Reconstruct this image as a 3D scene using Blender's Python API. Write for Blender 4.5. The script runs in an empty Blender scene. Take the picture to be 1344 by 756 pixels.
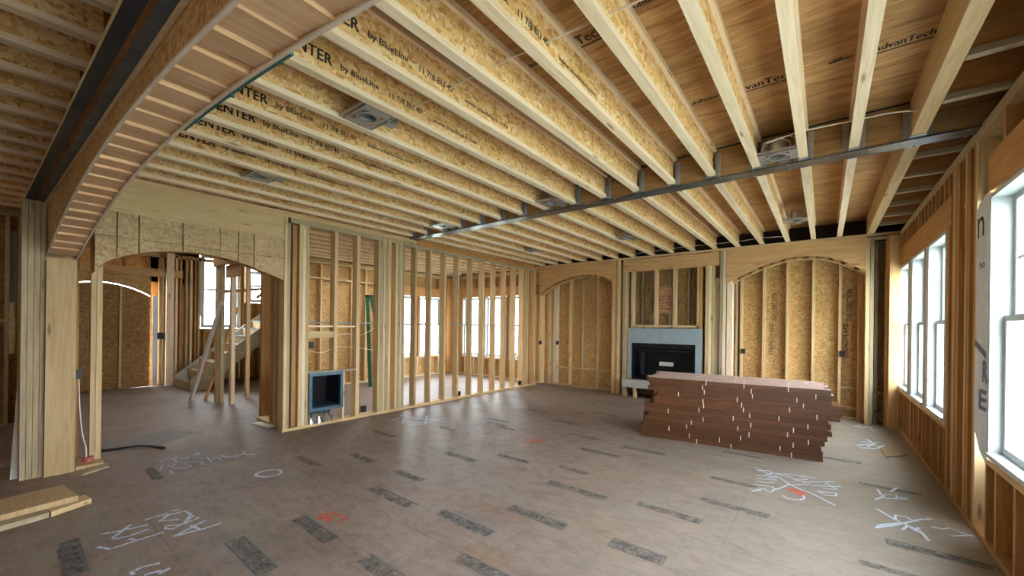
import bpy, math, random
from mathutils import Vector, Matrix
random.seed(7)
PI = math.pi
C = bpy.context.scene.collection

# ---------------------------------------------------------------- helpers
class MB:
    """collects boxes, prisms, tubes; build() links them as one mesh object"""
    def __init__(s): s.v = []; s.f = []
    def raw(s, v, f):
        n = len(s.v); s.v += [tuple(p) for p in v]; s.f += [tuple(i+n for i in q) for q in f]; return s
    def box(s, x0, x1, y0, y1, z0, z1):
        if x0 > x1: x0, x1 = x1, x0
        if y0 > y1: y0, y1 = y1, y0
        if z0 > z1: z0, z1 = z1, z0
        return s.raw([(x0,y0,z0),(x1,y0,z0),(x1,y1,z0),(x0,y1,z0),(x0,y0,z1),(x1,y0,z1),(x1,y1,z1),(x0,y1,z1)],
            [(0,3,2,1),(4,5,6,7),(0,1,5,4),(1,2,6,5),(2,3,7,6),(3,0,4,7)])
    def prism(s, poly, axis, a, b):
        """poly of 2-D points; axis 'x': (y,z) pts, 'y': (x,z) pts, 'z': (x,y) pts"""
        def P(p, t):
            return {'x': (t, p[0], p[1]), 'y': (p[0], t, p[1]), 'z': (p[0], p[1], t)}[axis]
        n = len(poly)
        v = [P(p, a) for p in poly] + [P(p, b) for p in poly]
        f = [tuple(range(n)), tuple(range(2*n-1, n-1, -1))] + [(i, (i+1) % n, (i+1) % n + n, i+n) for i in range(n)]
        return s.raw(v, f)
    def beam(s, p, q, w, h, up=(0,0,1)):
        """rectangular bar from p to q, width w (sideways), height h (along up)"""
        p = Vector(p); q = Vector(q); d = (q-p).normalized(); u = Vector(up)
        r = d.cross(u).normalized(); u = r.cross(d).normalized()
        v = [e + r*a*w/2 + u*b*h/2 for e in (p, q) for a, b in ((-1,-1),(1,-1),(1,1),(-1,1))]
        return s.raw(v, [(0,3,2,1),(4,5,6,7),(0,1,5,4),(1,2,6,5),(2,3,7,6),(3,0,4,7)])
    def tube(s, pts, r, n=6, cap=True):
        pts = [Vector(p) for p in pts]; m = len(pts); rings = []
        pr = None
        for i, p in enumerate(pts):
            d = (pts[min(i+1, m-1)] - pts[max(i-1, 0)]).normalized()
            a = pr if pr is not None else (Vector((0,0,1)) if abs(d.z) < .9 else Vector((1,0,0)))
            e = d.cross(a)
            if e.length < 1e-4: e = d.cross(Vector((1,.3,.2)))
            e.normalize(); g = e.cross(d).normalized(); pr = g
            rings += [p + e*r*math.cos(2*PI*k/n) + g*r*math.sin(2*PI*k/n) for k in range(n)]
        f = [(i*n+k, i*n+(k+1) % n, (i+1)*n+(k+1) % n, (i+1)*n+k) for i in range(m-1) for k in range(n)]
        if cap: f += [tuple(range(n-1, -1, -1)), tuple(range((m-1)*n, m*n))]
        return s.raw(rings, f)
    def cyl(s, c, r, h, axis='z', n=20, r2=None):
        r2 = r if r2 is None else r2; v = []
        for t, rr in ((0, r), (h, r2)):
            for k in range(n):
                a, b = rr*math.cos(2*PI*k/n), rr*math.sin(2*PI*k/n)
                v.append({'z': (c[0]+a, c[1]+b, c[2]+t), 'y': (c[0]+a, c[1]+t, c[2]+b), 'x': (c[0]+t, c[1]+a, c[2]+b)}[axis])
        return s.raw(v, [tuple(range(n-1,-1,-1)), tuple(range(n, 2*n))] + [(k, (k+1) % n, (k+1) % n+n, k+n) for k in range(n)])
    def ring(s, c, r1, r2, h, n=28):
        v = []
        for z in (0, h):
            for r in (r1, r2):
                v += [(c[0]+r*math.cos(2*PI*k/n), c[1]+r*math.sin(2*PI*k/n), c[2]+z) for k in range(n)]
        f = []
        for k in range(n):
            j = (k+1) % n
            f += [(k, n+k, n+j, j), (2*n+k, 2*n+j, 3*n+j, 3*n+k), (k, j, 2*n+j, 2*n+k), (n+k, 3*n+k, 3*n+j, n+j)]
        return s.raw(v, f)
    def ribbon(s, pts, w, z):
        P = [Vector((p[0], p[1])) for p in pts]; n = len(s.v)
        for i, p in enumerate(P):
            d = P[min(i+1, len(P)-1)] - P[max(i-1, 0)]
            if d.length < 1e-6: d = Vector((1, 0))
            d.normalize(); q = Vector((-d.y, d.x))*w/2
            s.v += [(p.x+q.x, p.y+q.y, z), (p.x-q.x, p.y-q.y, z)]
        for i in range(len(P)-1):
            s.f.append((n+2*i+1, n+2*i+3, n+2*i+2, n+2*i))
        return s
    def mesh(s, name, mat):
        me = bpy.data.meshes.new(name); me.from_pydata(s.v, [], s.f); me.update()
        if mat: me.materials.append(mat)
        return me
    def build(s, name, mat, parent=None, fix=True):
        me = s.mesh(name, mat)
        if fix:
            import bmesh
            bm = bmesh.new(); bm.from_mesh(me); bmesh.ops.recalc_face_normals(bm, faces=bm.faces[:]); bm.to_mesh(me); bm.free()
        o = bpy.data.objects.new(name, me); C.objects.link(o)
        if parent: o.parent = parent
        return o

def tag(o, label=None, cat=None, group=None, kind=None):
    if label: o['label'] = label
    if cat: o['category'] = cat
    if group: o['group'] = group
    if kind: o['kind'] = kind
    return o
def empty(name, label=None, cat=None, group=None, kind=None, loc=(0,0,0), rz=0):
    o = bpy.data.objects.new(name, None); C.objects.link(o); o.location = loc; o.rotation_euler = (0, 0, rz)
    o.empty_display_size = .05
    return tag(o, label, cat, group, kind)
def put(me, name, parent=None, loc=(0,0,0), rz=0):
    o = bpy.data.objects.new(name, me); C.objects.link(o); o.location = loc; o.rotation_euler = (0,0,rz)
    if parent: o.parent = parent
    return o
def box(name, mat, parent, *b): return MB().box(*b).build(name, mat, parent, fix=False)
ORD = ['', 'first','second','third','fourth','fifth','sixth','seventh','eighth','ninth','tenth','eleventh','twelfth','thirteenth',
       'fourteenth','fifteenth','sixteenth','seventeenth','eighteenth','nineteenth','twentieth','twenty-first','twenty-second']

_font_cache = {}
def text_mesh(body):
    """flat text mesh normalised: x from 0..1 keeps aspect, returns verts, faces, width, height"""
    if body in _font_cache: return _font_cache[body]
    cu = bpy.data.curves.new('lettering', 'FONT'); cu.body = body; cu.resolution_u = 2
    ob = bpy.data.objects.new('lettering', cu); C.objects.link(ob)
    bpy.context.view_layer.update()
    dg = bpy.context.evaluated_depsgraph_get()
    me = bpy.data.meshes.new_from_object(ob.evaluated_get(dg))
    v = [tuple(p.co) for p in me.vertices]; f = [tuple(p.vertices) for p in me.polygons]
    bpy.data.objects.remove(ob); bpy.data.curves.remove(cu); bpy.data.meshes.remove(me)
    x0 = min(p[0] for p in v); x1 = max(p[0] for p in v); y0 = min(p[1] for p in v); y1 = max(p[1] for p in v)
    v = [((p[0]-x0)/(x1-x0), (p[1]-y0)/(y1-y0)) for p in v]
    _font_cache[body] = (v, f); return v, f
def letter(mb, body, origin, right, up, length, height, bold=0):
    v, f = text_mesh(body); o = Vector(origin); r = Vector(right); u = Vector(up)
    mb.raw([o + r*p[0]*length + u*p[1]*height for p in v], f)
    if bold:
        mb.raw([o + r*(p[0]*length+bold) + u*(p[1]*height+bold*.6) + r.cross(u)*.0004 for p in v], f)

# ---------------------------------------------------------------- materials
def newmat(name):
    m = bpy.data.materials.new(name); m.use_nodes = True; nt = m.node_tree; nt.nodes.clear()
    out = nt.nodes.new('ShaderNodeOutputMaterial'); b = nt.nodes.new('ShaderNodeBsdfPrincipled')
    nt.links.new(b.outputs[0], out.inputs[0]); return m, nt, b
def N(nt, t, **k):
    n = nt.nodes.new(t)
    for a, v in k.items():
        if a in n.inputs.keys() if isinstance(a, str) else False: n.inputs[a].default_value = v
        else: setattr(n, a, v)
    return n
def ramp(nt, fac, stops):
    r = nt.nodes.new('ShaderNodeValToRGB'); e = r.color_ramp.elements
    while len(e) < len(stops): e.new(.5)
    for i, (p, c) in enumerate(stops): e[i].position = p; e[i].color = (*c, 1)
    nt.links.new(fac, r.inputs[0]); return r.outputs[0]
def mixc(nt, a, b, fac, mode='MIX'):
    m = nt.nodes.new('ShaderNodeMix'); m.data_type = 'RGBA'; m.blend_type = mode
    for sock, v in ((m.inputs[0], fac), (m.inputs[6], a), (m.inputs[7], b)):
        if hasattr(v, 'is_linked'): nt.links.new(v, sock)
        elif isinstance(v, (int, float)): sock.default_value = v
        else: sock.default_value = (*v, 1)
    return m.outputs[2]
def coords(nt, scale, rot=(0,0,0), rand=True):
    g = nt.nodes.new('ShaderNodeNewGeometry'); mp = nt.nodes.new('ShaderNodeMapping')
    mp.inputs['Scale'].default_value = scale; mp.inputs['Rotation'].default_value = rot
    src = g.outputs['Position']
    if rand:
        oi = nt.nodes.new('ShaderNodeObjectInfo'); a = nt.nodes.new('ShaderNodeVectorMath'); a.operation = 'MULTIPLY_ADD'
        cb = nt.nodes.new('ShaderNodeCombineXYZ')
        for k in range(3): nt.links.new(oi.outputs['Random'], cb.inputs[k])
        nt.links.new(cb.outputs[0], a.inputs[0]); a.inputs[1].default_value = (7.3, 11.1, 5.7); nt.links.new(src, a.inputs[2])
        src = a.outputs[0]
    nt.links.new(src, mp.inputs[0]); return mp.outputs[0]
def noise(nt, vec, scale, detail=3, rough=.55, dist=0):
    n = nt.nodes.new('ShaderNodeTexNoise'); n.inputs['Scale'].default_value = scale; n.inputs['Detail'].default_value = detail
    n.inputs['Roughness'].default_value = rough; n.inputs['Distortion'].default_value = dist
    nt.links.new(vec, n.inputs['Vector']); return n.outputs['Fac']
def bump(nt, b, h, strength, dist=.004):
    bp = nt.nodes.new('ShaderNodeBump'); bp.inputs['Strength'].default_value = strength; bp.inputs['Distance'].default_value = dist
    nt.links.new(h, bp.inputs['Height']); nt.links.new(bp.outputs[0], b.inputs['Normal'])

def wood(name, axis, c0, c1, c2, rough=.7, knots=True, vary=.25):
    """sawn lumber, grain along axis; each object gets its own tone"""
    m, nt, b = newmat(name)
    s = {'x': (.9, 14, 14), 'y': (14, .9, 14), 'z': (14, 14, .9)}[axis]
    v = coords(nt, s)
    g = noise(nt, v, 2.2, 4, .6, .6)
    col = ramp(nt, g, [(.25, c0), (.5, c1), (.75, c2)])
    if knots:
        k = {'x': (1.6, 9, 9), 'y': (9, 1.6, 9), 'z': (9, 9, 1.6)}[axis]
        vo = nt.nodes.new('ShaderNodeTexVoronoi'); vo.inputs['Scale'].default_value = 1.0
        nt.links.new(coords(nt, k), vo.inputs['Vector'])
        kk = ramp(nt, vo.outputs['Distance'], [(.05, (.28,.16,.08)), (.14, (1,1,1))])
        col = mixc(nt, col, kk, .75, 'MULTIPLY')
    oi = nt.nodes.new('ShaderNodeObjectInfo')
    tone = ramp(nt, oi.outputs['Random'], [(0, (1-vary, 1-vary*1.05, 1-vary*1.15)), (.5, (1, 1, 1)), (1, (1, 1-vary*.25, 1-vary*.45))])
    col = mixc(nt, col, tone, 1, 'MULTIPLY')
    nt.links.new(col, b.inputs['Base Color']); b.inputs['Roughness'].default_value = rough
    b.inputs['Specular IOR Level'].default_value = .25
    bump(nt, b, g, .25)
    return m
def osb(name, c0, c1, c2, c3, scale=1.0, vertical=False, rough=.75):
    """strand board: overlapping flakes in random directions"""
    m, nt, b = newmat(name)
    cols = []
    for i, (rot, sc) in enumerate((((.3,.5,.2), (70,20,44)), ((1.1,.4,2.0), (24,72,40)), ((2.2,1.3,.9), (40,26,76)))):
        vec = coords(nt, tuple(k*scale for k in sc), rot)
        nz = nt.nodes.new('ShaderNodeTexNoise'); nz.inputs['Scale'].default_value = .5; nt.links.new(vec, nz.inputs['Vector'])
        ad = nt.nodes.new('ShaderNodeMix'); ad.data_type = 'VECTOR'; ad.inputs[0].default_value = .12
        nt.links.new(vec, ad.inputs[4]); nt.links.new(nz.outputs['Color'], ad.inputs[5])
        vo = nt.nodes.new('ShaderNodeTexVoronoi'); vo.inputs['Scale'].default_value = 1
        nt.links.new(ad.outputs[1], vo.inputs['Vector']); cols.append(vo.outputs['Color'])
    sp = []
    for c in cols:
        s = nt.nodes.new('ShaderNodeSeparateColor'); nt.links.new(c, s.inputs[0]); sp.append(s)
    sel = nt.nodes.new('ShaderNodeMath'); sel.operation = 'GREATER_THAN'; nt.links.new(sp[0].outputs[1], sel.inputs[0]); sel.inputs[1].default_value = .55
    mx = nt.nodes.new('ShaderNodeMix'); nt.links.new(sel.outputs[0], mx.inputs[0]); nt.links.new(sp[0].outputs[0], mx.inputs[2]); nt.links.new(sp[1].outputs[0], mx.inputs[3])
    sel2 = nt.nodes.new('ShaderNodeMath'); sel2.operation = 'GREATER_THAN'; nt.links.new(sp[1].outputs[2], sel2.inputs[0]); sel2.inputs[1].default_value = .6
    mx2 = nt.nodes.new('ShaderNodeMix'); nt.links.new(sel2.outputs[0], mx2.inputs[0]); nt.links.new(mx.outputs[0], mx2.inputs[2]); nt.links.new(sp[2].outputs[0], mx2.inputs[3])
    col = ramp(nt, mx2.outputs[0], [(0, c0), (.3, c1), (.7, c2), (1, c3)])
    big = noise(nt, coords(nt, (1,1,1)), 1.3, 3)
    col = mixc(nt, col, ramp(nt, big, [(.3, (.82,.8,.76)), (.7, (1.0,1.0,1.0))]), 1, 'MULTIPLY')
    nt.links.new(col, b.inputs['Base Color']); b.inputs['Roughness'].default_value = rough
    b.inputs['Specular IOR Level'].default_value = .2
    bump(nt, b, mx2.outputs[0], .3, .003)
    return m
def plain(name, c, rough=.6, metal=0, var=.12, scale=6, spec=.4, em=None):
    m, nt, b = newmat(name)
    g = noise(nt, coords(nt, (1,1,1)), scale, 4)
    col = ramp(nt, g, [(.3, tuple(k*(1-var) for k in c)), (.7, tuple(min(1, k*(1+var)) for k in c))])
    nt.links.new(col, b.inputs['Base Color']); b.inputs['Roughness'].default_value = rough; b.inputs['Metallic'].default_value = metal
    b.inputs['Specular IOR Level'].default_value = spec
    return m

PA, PB, PC = (.50,.355,.18), (.635,.475,.26), (.73,.575,.355)
M = {}
for ax in 'xyz':
    M['pine_'+ax] = wood('pine_'+ax, ax, PA, PB, PC)
    M['warm_'+ax] = wood('warm_pine_'+ax, ax, (.36,.185,.065), (.47,.255,.095), (.56,.34,.15))
    M['flange_'+ax] = wood('flange_'+ax, ax, (.70,.54,.35), (.85,.69,.48), (.93,.80,.62), knots=True, vary=.12)
    M['lvl_'+ax] = wood('lvl_'+ax, ax, (.38,.18,.055), (.50,.25,.08), (.58,.33,.125), knots=False, vary=.1)
    M['ply_'+ax] = wood('plywood_'+ax, ax, (.44,.27,.12), (.60,.385,.18), (.68,.47,.25), knots=True, vary=.08)
    M['grey_'+ax] = wood('weathered_'+ax, ax, (.29,.235,.145), (.40,.335,.215), (.48,.415,.28))
M['web'] = osb('joist_web_strand_board', (.56,.29,.10), (.80,.49,.19), (.90,.61,.28), (.95,.75,.44), .8)
M['osb'] = osb('wall_strand_board', (.38,.21,.075), (.54,.33,.125), (.61,.39,.165), (.70,.49,.24), .9)
M['osb_pale'] = osb('pale_strand_board', (.38,.27,.14), (.50,.37,.20), (.57,.43,.25), (.64,.51,.32), .9)
M['osb_red'] = osb('reddish_strand_board', (.30,.12,.06), (.48,.24,.13), (.56,.33,.2), (.66,.45,.3), 1.2)
def deckmat():
    m, nt, b = newmat('ceiling_deck_plywood')
    g = noise(nt, coords(nt, (.8, 6, 3), rand=False), 2.4, 6, .68, 1.2)
    col = ramp(nt, g, [(.28, (.20,.095,.03)), (.46, (.47,.265,.10)), (.60, (.60,.38,.17)), (.78, (.68,.48,.26))])
    big = noise(nt, coords(nt, (.7,1.4,1), rand=False), 1.2, 4, .6, .5)
    col = mixc(nt, col, ramp(nt, big, [(.35, (.70,.66,.60)), (.65, (1.05,1.05,1.05))]), 1, 'MULTIPLY')
    nt.links.new(col, b.inputs['Base Color']); b.inputs['Roughness'].default_value = .7; bump(nt, b, g, .2)
    return m
M['deck'] = deckmat()
M['packer'] = wood('brown_packer', 'x', (.22,.11,.04), (.34,.19,.075), (.42,.26,.11), knots=False, vary=.1)
M['header'] = wood('pale_yellow_header', 'y', (.50,.37,.19), (.60,.46,.25), (.66,.52,.30), vary=.05)
M['pier'] = wood('pier_plywood', 'z', (.40,.27,.13), (.50,.36,.19), (.57,.43,.25), vary=.0)
M['soffit'] = wood('pinkish_board', 'y', (.60,.37,.20), (.74,.49,.29), (.82,.59,.38), vary=.14)
M['edge'] = plain('pale_panel_edge', (.62,.52,.42), .8)
M['ink'] = plain('black_ink', (.025,.02,.018), .8)
M['ink_brown'] = plain('faded_ink', (.17,.08,.04), .8, var=.5, scale=25)
M['stamp'] = plain('blue_grey_ink', (.10,.11,.11), .7, var=.45, scale=35)
M['stampback'] = plain('smeared_ink', (.165,.145,.132), .75, var=.3, scale=12)
def smear():
    m, nt, b = newmat('faint_smeared_ink'); out = [n for n in nt.nodes if n.type == 'OUTPUT_MATERIAL'][0]
    b.inputs['Base Color'].default_value = (.075,.08,.08,1); b.inputs['Roughness'].default_value = .8
    t = nt.nodes.new('ShaderNodeBsdfTransparent'); mx = nt.nodes.new('ShaderNodeMixShader')
    g = noise(nt, coords(nt, (1,1,1)), 16, 5, .7)
    f = ramp(nt, g, [(.40, (0,0,0)), (.62, (.62,.62,.62))])
    nt.links.new(f, mx.inputs[0]); nt.links.new(t.outputs[0], mx.inputs[1]); nt.links.new(b.outputs[0], mx.inputs[2]); nt.links.new(mx.outputs[0], out.inputs[0])
    return m
M['smear'] = smear()
M['stamp_faint'] = plain('faint_grey_ink', (.135,.125,.115), .75, var=.3, scale=30)
M['paint_white'] = plain('white_spray_paint', (.50,.56,.66), .6, var=.35, scale=40)
M['paint_red'] = plain('orange_red_spray_paint', (.48,.10,.06), .7, var=.4, scale=50)
M['paint_blue'] = plain('blue_paint', (.06,.30,.55), .5)
M['steel'] = plain('dark_steel', (.035,.042,.055), .5, .6, .45, 5)
M['steel_grey'] = plain('blue_grey_steel', (.10,.12,.15), .5, .5, .4, 7)
M['darkwrap'] = plain('dark_felt', (.03,.022,.018), .9)
M['rust'] = plain('rust', (.16,.065,.02), .8, .1, .5, 9)
M['galv'] = plain('galvanised_steel', (.46,.49,.52), .38, .85, .18, 22)
M['strip'] = plain('bare_steel_flange', (.16,.18,.20), .33, .85, .35, 8)
M['white'] = plain('white_window_vinyl', (.50,.55,.57), .4, 0, .03)
M['osb_dark'] = osb('brown_wall_strand_board', (.19,.10,.03), (.27,.15,.05), (.33,.19,.07), (.40,.25,.1), .9)  # darker copy of the wall board, shade behind the studs put into its colour
M['wrap'] = plain('housewrap', (.66,.72,.78), .5, 0, .12, 9)
M['cement'] = plain('grey_cement_board', (.27,.335,.36), .8, 0, .08, 7)
M['hearth'] = plain('pale_grey_board', (.50,.50,.46), .8, 0, .1, 7)
M['black'] = plain('matt_black_metal', (.010,.012,.015), .35, .3, .3)
M['blackplastic'] = plain('black_plastic', (.012,.012,.013), .5)
M['bluebox'] = plain('dark_blue_grey_metal', (.075,.13,.17), .45, .5, .2)
M['foil'] = plain('silver_foil', (.65,.75,.82), .18, .95, .15, 30)
M['cable'] = plain('cream_cable', (.74,.69,.60), .5, 0, .05)
M['redbox'] = plain('pink_red_plastic', (.50,.13,.11), .5)
M['tape'] = plain('navy_blue_tape', (.015,.07,.20), .4)
M['green'] = plain('green_fibreglass', (.008,.07,.03), .4)
M['teal'] = plain('teal_strap', (.03,.12,.11), .7)
M['whiteboard'] = wood('white_primed_board', 'z', (.55,.52,.46), (.66,.63,.56), (.72,.70,.64), knots=False, vary=.05)
M['card'] = plain('brown_board', (.33,.22,.13), .8)
M['greysheet'] = plain('grey_sheet', (.20,.185,.17), .7)
M['flooring_top'] = plain('dusty_board_top', (.47,.34,.29), .45, var=.15)
M['strap'] = plain('white_strap', (.80,.76,.70), .5, 0, .05)
M['ground'] = plain('pale_ground', (.42,.45,.38), .9, 0, .2, .6)
M['shrub'] = plain('shrub_green', (.10,.17,.06), .9, 0, .4, 3)

def flooring():
    m, nt, b = newmat('red_brown_flooring')
    v = coords(nt, (1.2, 20, 30)); g = noise(nt, v, 2, 4, .6, .5)
    col = ramp(nt, g, [(.2, (.060,.022,.008)), (.5, (.115,.046,.018)), (.8, (.18,.08,.035))])
    oi = nt.nodes.new('ShaderNodeObjectInfo')
    col = mixc(nt, col, ramp(nt, oi.outputs['Random'], [(0, (.75,.72,.7)), (1, (1.15,1.1,1.05))]), 1, 'MULTIPLY')
    nt.links.new(col, b.inputs['Base Color']); b.inputs['Roughness'].default_value = .36; bump(nt, b, g, .1)
    return m
M['flooring'] = flooring()

def subfloor():
    m, nt, b = newmat('subfloor_panels')
    g = nt.nodes.new('ShaderNodeNewGeometry'); v = g.outputs['Position']
    fine = noise(nt, coords(nt, (3, 26, 3), rand=False), 2, 5, .65, .8)
    blot = noise(nt, coords(nt, (1,1,1), rand=False), .9, 6, .6, .4)
    spk = noise(nt, coords(nt, (1,1,1), rand=False), 22, 4, .7)
    col = ramp(nt, fine, [(.2, (.20,.150,.122)), (.5, (.238,.184,.152)), (.8, (.28,.222,.185))])
    col = mixc(nt, col, ramp(nt, blot, [(.3, (.74,.70,.68)), (.5, (1,1,1)), (.72, (1.15,1.10,1.05))]), 1, 'MULTIPLY')
    col = mixc(nt, col, ramp(nt, spk, [(.32, (.45,.43,.42)), (.42, (1,1,1))]), .65, 'MULTIPLY')
    mot = noise(nt, coords(nt, (1,1.6,1), rand=False), 5.5, 6, .72, .6)
    col = mixc(nt, col, ramp(nt, mot, [(.30, (.72,.66,.62)), (.5, (1,1,1)), (.7, (1.18,1.16,1.12))]), 1, 'MULTIPLY')
    stn = noise(nt, coords(nt, (.35,1.4,1), rand=False), 1.1, 4, .6, .8)
    col = mixc(nt, col, ramp(nt, stn, [(.55, (1,1,1)), (.75, (.95,.76,.58))]), 1, 'MULTIPLY')
    # chalky dust patches, plus window daylight painted in as a paler ramp along x
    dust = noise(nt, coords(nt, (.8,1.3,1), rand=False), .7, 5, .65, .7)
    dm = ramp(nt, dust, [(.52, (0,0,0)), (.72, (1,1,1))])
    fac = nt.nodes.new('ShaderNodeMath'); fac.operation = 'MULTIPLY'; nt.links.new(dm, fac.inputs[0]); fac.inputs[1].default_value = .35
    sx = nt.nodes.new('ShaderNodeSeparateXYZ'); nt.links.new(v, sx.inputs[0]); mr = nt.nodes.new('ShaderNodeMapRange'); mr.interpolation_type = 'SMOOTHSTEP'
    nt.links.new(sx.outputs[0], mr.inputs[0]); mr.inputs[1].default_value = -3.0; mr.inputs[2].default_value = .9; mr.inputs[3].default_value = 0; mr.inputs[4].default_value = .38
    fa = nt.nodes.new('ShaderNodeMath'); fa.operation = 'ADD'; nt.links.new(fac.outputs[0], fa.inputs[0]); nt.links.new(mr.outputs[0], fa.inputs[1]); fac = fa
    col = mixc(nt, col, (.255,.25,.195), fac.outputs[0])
    # panel seams: 1.22 m rows, 2.44 m staggered butts
    sep = nt.nodes.new('ShaderNodeSeparateXYZ'); nt.links.new(v, sep.inputs[0])
    def M2(op, a, bb):
        n = nt.nodes.new('ShaderNodeMath'); n.operation = op
        for i, q in enumerate((a, bb)):
            if hasattr(q, 'is_linked'): nt.links.new(q, n.inputs[i])
            elif q is not None: n.inputs[i].default_value = q
        return n.outputs[0]
    wob = M2('MULTIPLY', noise(nt, coords(nt, (2,2,2), rand=False), 3, 2), .012)
    yy = M2('ADD', M2('ADD', sep.outputs[1], wob), 20.0+.02)
    row = M2('DIVIDE', yy, 1.22)
    fr = M2('FRACT', row, None); d = M2('MINIMUM', fr, M2('SUBTRACT', 1.0, fr))
    s1 = M2('LESS_THAN', d, .0028)
    off = M2('MULTIPLY', M2('MODULO', M2('FLOOR', row, None), 2.0), .5)
    xx = M2('ADD', M2('DIVIDE', M2('ADD', sep.outputs[0], 21.3), 2.44), off)
    fx = M2('FRACT', xx, None); dx = M2('MINIMUM', fx, M2('SUBTRACT', 1.0, fx)); s2 = M2('LESS_THAN', dx, .0010)
    seam = M2('MULTIPLY', M2('MULTIPLY', M2('MAXIMUM', s1, s2), noise(nt, coords(nt, (1,1,1), rand=False), 3.5, 4)), .75)
    col = mixc(nt, col, (.06,.045,.04), seam)
    nt.links.new(col, b.inputs['Base Color']); b.inputs['Roughness'].default_value = .55
    b.inputs['Specular IOR Level'].default_value = .35
    bump(nt, b, fine, .15)
    return m
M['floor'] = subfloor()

def glass():
    m = bpy.data.materials.new('thin_glass'); m.use_nodes = True; nt = m.node_tree; nt.nodes.clear()
    out = nt.nodes.new('ShaderNodeOutputMaterial'); mx = nt.nodes.new('ShaderNodeMixShader')
    t = nt.nodes.new('ShaderNodeBsdfTransparent'); t.inputs[0].default_value = (.93,.96,.97,1)
    gl = nt.nodes.new('ShaderNodeBsdfGlossy'); gl.inputs['Roughness'].default_value = .03
    fr = nt.nodes.new('ShaderNodeFresnel'); fr.inputs[0].default_value = 1.35
    nt.links.new(fr.outputs[0], mx.inputs[0]); nt.links.new(t.outputs[0], mx.inputs[1]); nt.links.new(gl.outputs[0], mx.inputs[2])
    nt.links.new(mx.outputs[0], out.inputs[0]); return m
M['glass'] = glass()
# children are modelled in world coordinates; undo the parent's own placement
_b0 = MB.build
def _build(s, name, mat, parent=None, fix=True):
    o = _b0(s, name, mat, parent, fix)
    if parent is not None and parent.type == 'EMPTY':
        o.matrix_parent_inverse = Matrix.LocRotScale(parent.location, parent.rotation_euler, None).inverted()
    return o
MB.build = _build

ZC, ZT = 3.13, 3.43           # joist bottoms, underside of the deck
XL, XR, YB, YS = -6.02, .93, 8.75, 4.67
SK = .034                     # the arched beam runs slightly askew
def skew(x, y0): return y0 + SK*(x+6.02)

# ---------------------------------------------------------------- floor and deck
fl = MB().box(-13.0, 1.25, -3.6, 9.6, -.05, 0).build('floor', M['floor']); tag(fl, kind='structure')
ce = MB().box(-13.0, 1.25, -3.6, 9.6, ZT, ZT+.03).build('ceiling', M['deck']); tag(ce, kind='structure')
gr = MB().box(-60, 50, -50, 60, -.75, -.7).build('ground', M['ground']); tag(gr, kind='structure')

# panel stamps printed on the floor, all along X
stamps = [(.38,4.015,.52,.10),(-.87,3.91,.53,.10),(-2.49,2.24,.56,.11),(-2.09,2.685,.52,.10),(-1.28,3.45,.53,.10),(-3.60,3.32,.51,.10),
 (-1.19,2.72,.36,.13),(-3.07,3.68,.45,.08),(-4.4,5.0,.45,.08),(-2.14,3.36,.60,.10),(-3.35,2.16,.61,.12),(-2.39,1.48,.46,.13),
 (-3.29,1.03,.57,.12),(-3.28,1.455,.53,.12),(-4.39,2.57,.43,.10),(-3.54,2.575,.40,.09),(-4.81,2.12,.52,.09),(-2.41,4.54,.51,.09),
 (-2.04,4.98,.53,.09),(-2.29,3.8,.34,.08),(-.99,5.6,.42,.08),(-4.23,4.8,.36,.07),(-4.36,6.03,.46,.07),(-3.52,5.6,.48,.08),
 (-.91,4.55,.40,.08),(-4.17,.285,.6,.12),(-5.61,.95,.5,.09),(.30,5.36,.42,.07),(-.15,6.15,.5,.08),(.2,3.54,.42,.08),
 (-5.6,6.9,.45,.07),(-4.61,4.1,.38,.07),(-3.95,4.7,.34,.07),(-5.11,3.33,.46,.08),(-2.9,5.05,.5,.08),(-3.3,6.6,.5,.07),
 (-1.9,1.9,.55,.1),(-.4,2.75,.5,.1),(.1,2.3,.5,.1),(-2.2,6.1,.5,.08)]
for i, (x, y, l, h) in enumerate(stamps):
    mb = MB(); z = .0012
    mb.raw([(x,y+h*.35,z),(x+l,y+h*.35,z),(x+l,y+h*.5,z),(x,y+h*.5,z)], [(0,1,2,3)])
    letter(mb, 'ADVANTECH', (x+.01, y-h*.35, z), (1,0,0), (0,1,0), l*.92, h*.5, .006)
    if i % 3 == 0:
        for a in (x-.012, x+l): mb.raw([(a,y-h*.5,z),(a+.012,y-h*.5,z),(a+.012,y+h*.5,z),(a,y+h*.5,z)], [(0,1,2,3)])
        mb.raw([(x,y-h*.55,z),(x+l,y-h*.55,z),(x+l,y-h*.45,z),(x,y-h*.45,z)], [(0,1,2,3)])
    so = mb.build('panel_stamp', M['stamp_faint' if i % 5 in (1,4) else 'stamp'], fl, fix=False); z = .0007
    MB().raw([(x+.004,y-h*.42,z),(x+l*.97,y-h*.48,z),(x+l,y+h*.4,z),(x-.006,y+h*.46,z)], [(0,1,2,3)]).build('ink_smear', M['smear'], so, fix=False)

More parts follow.
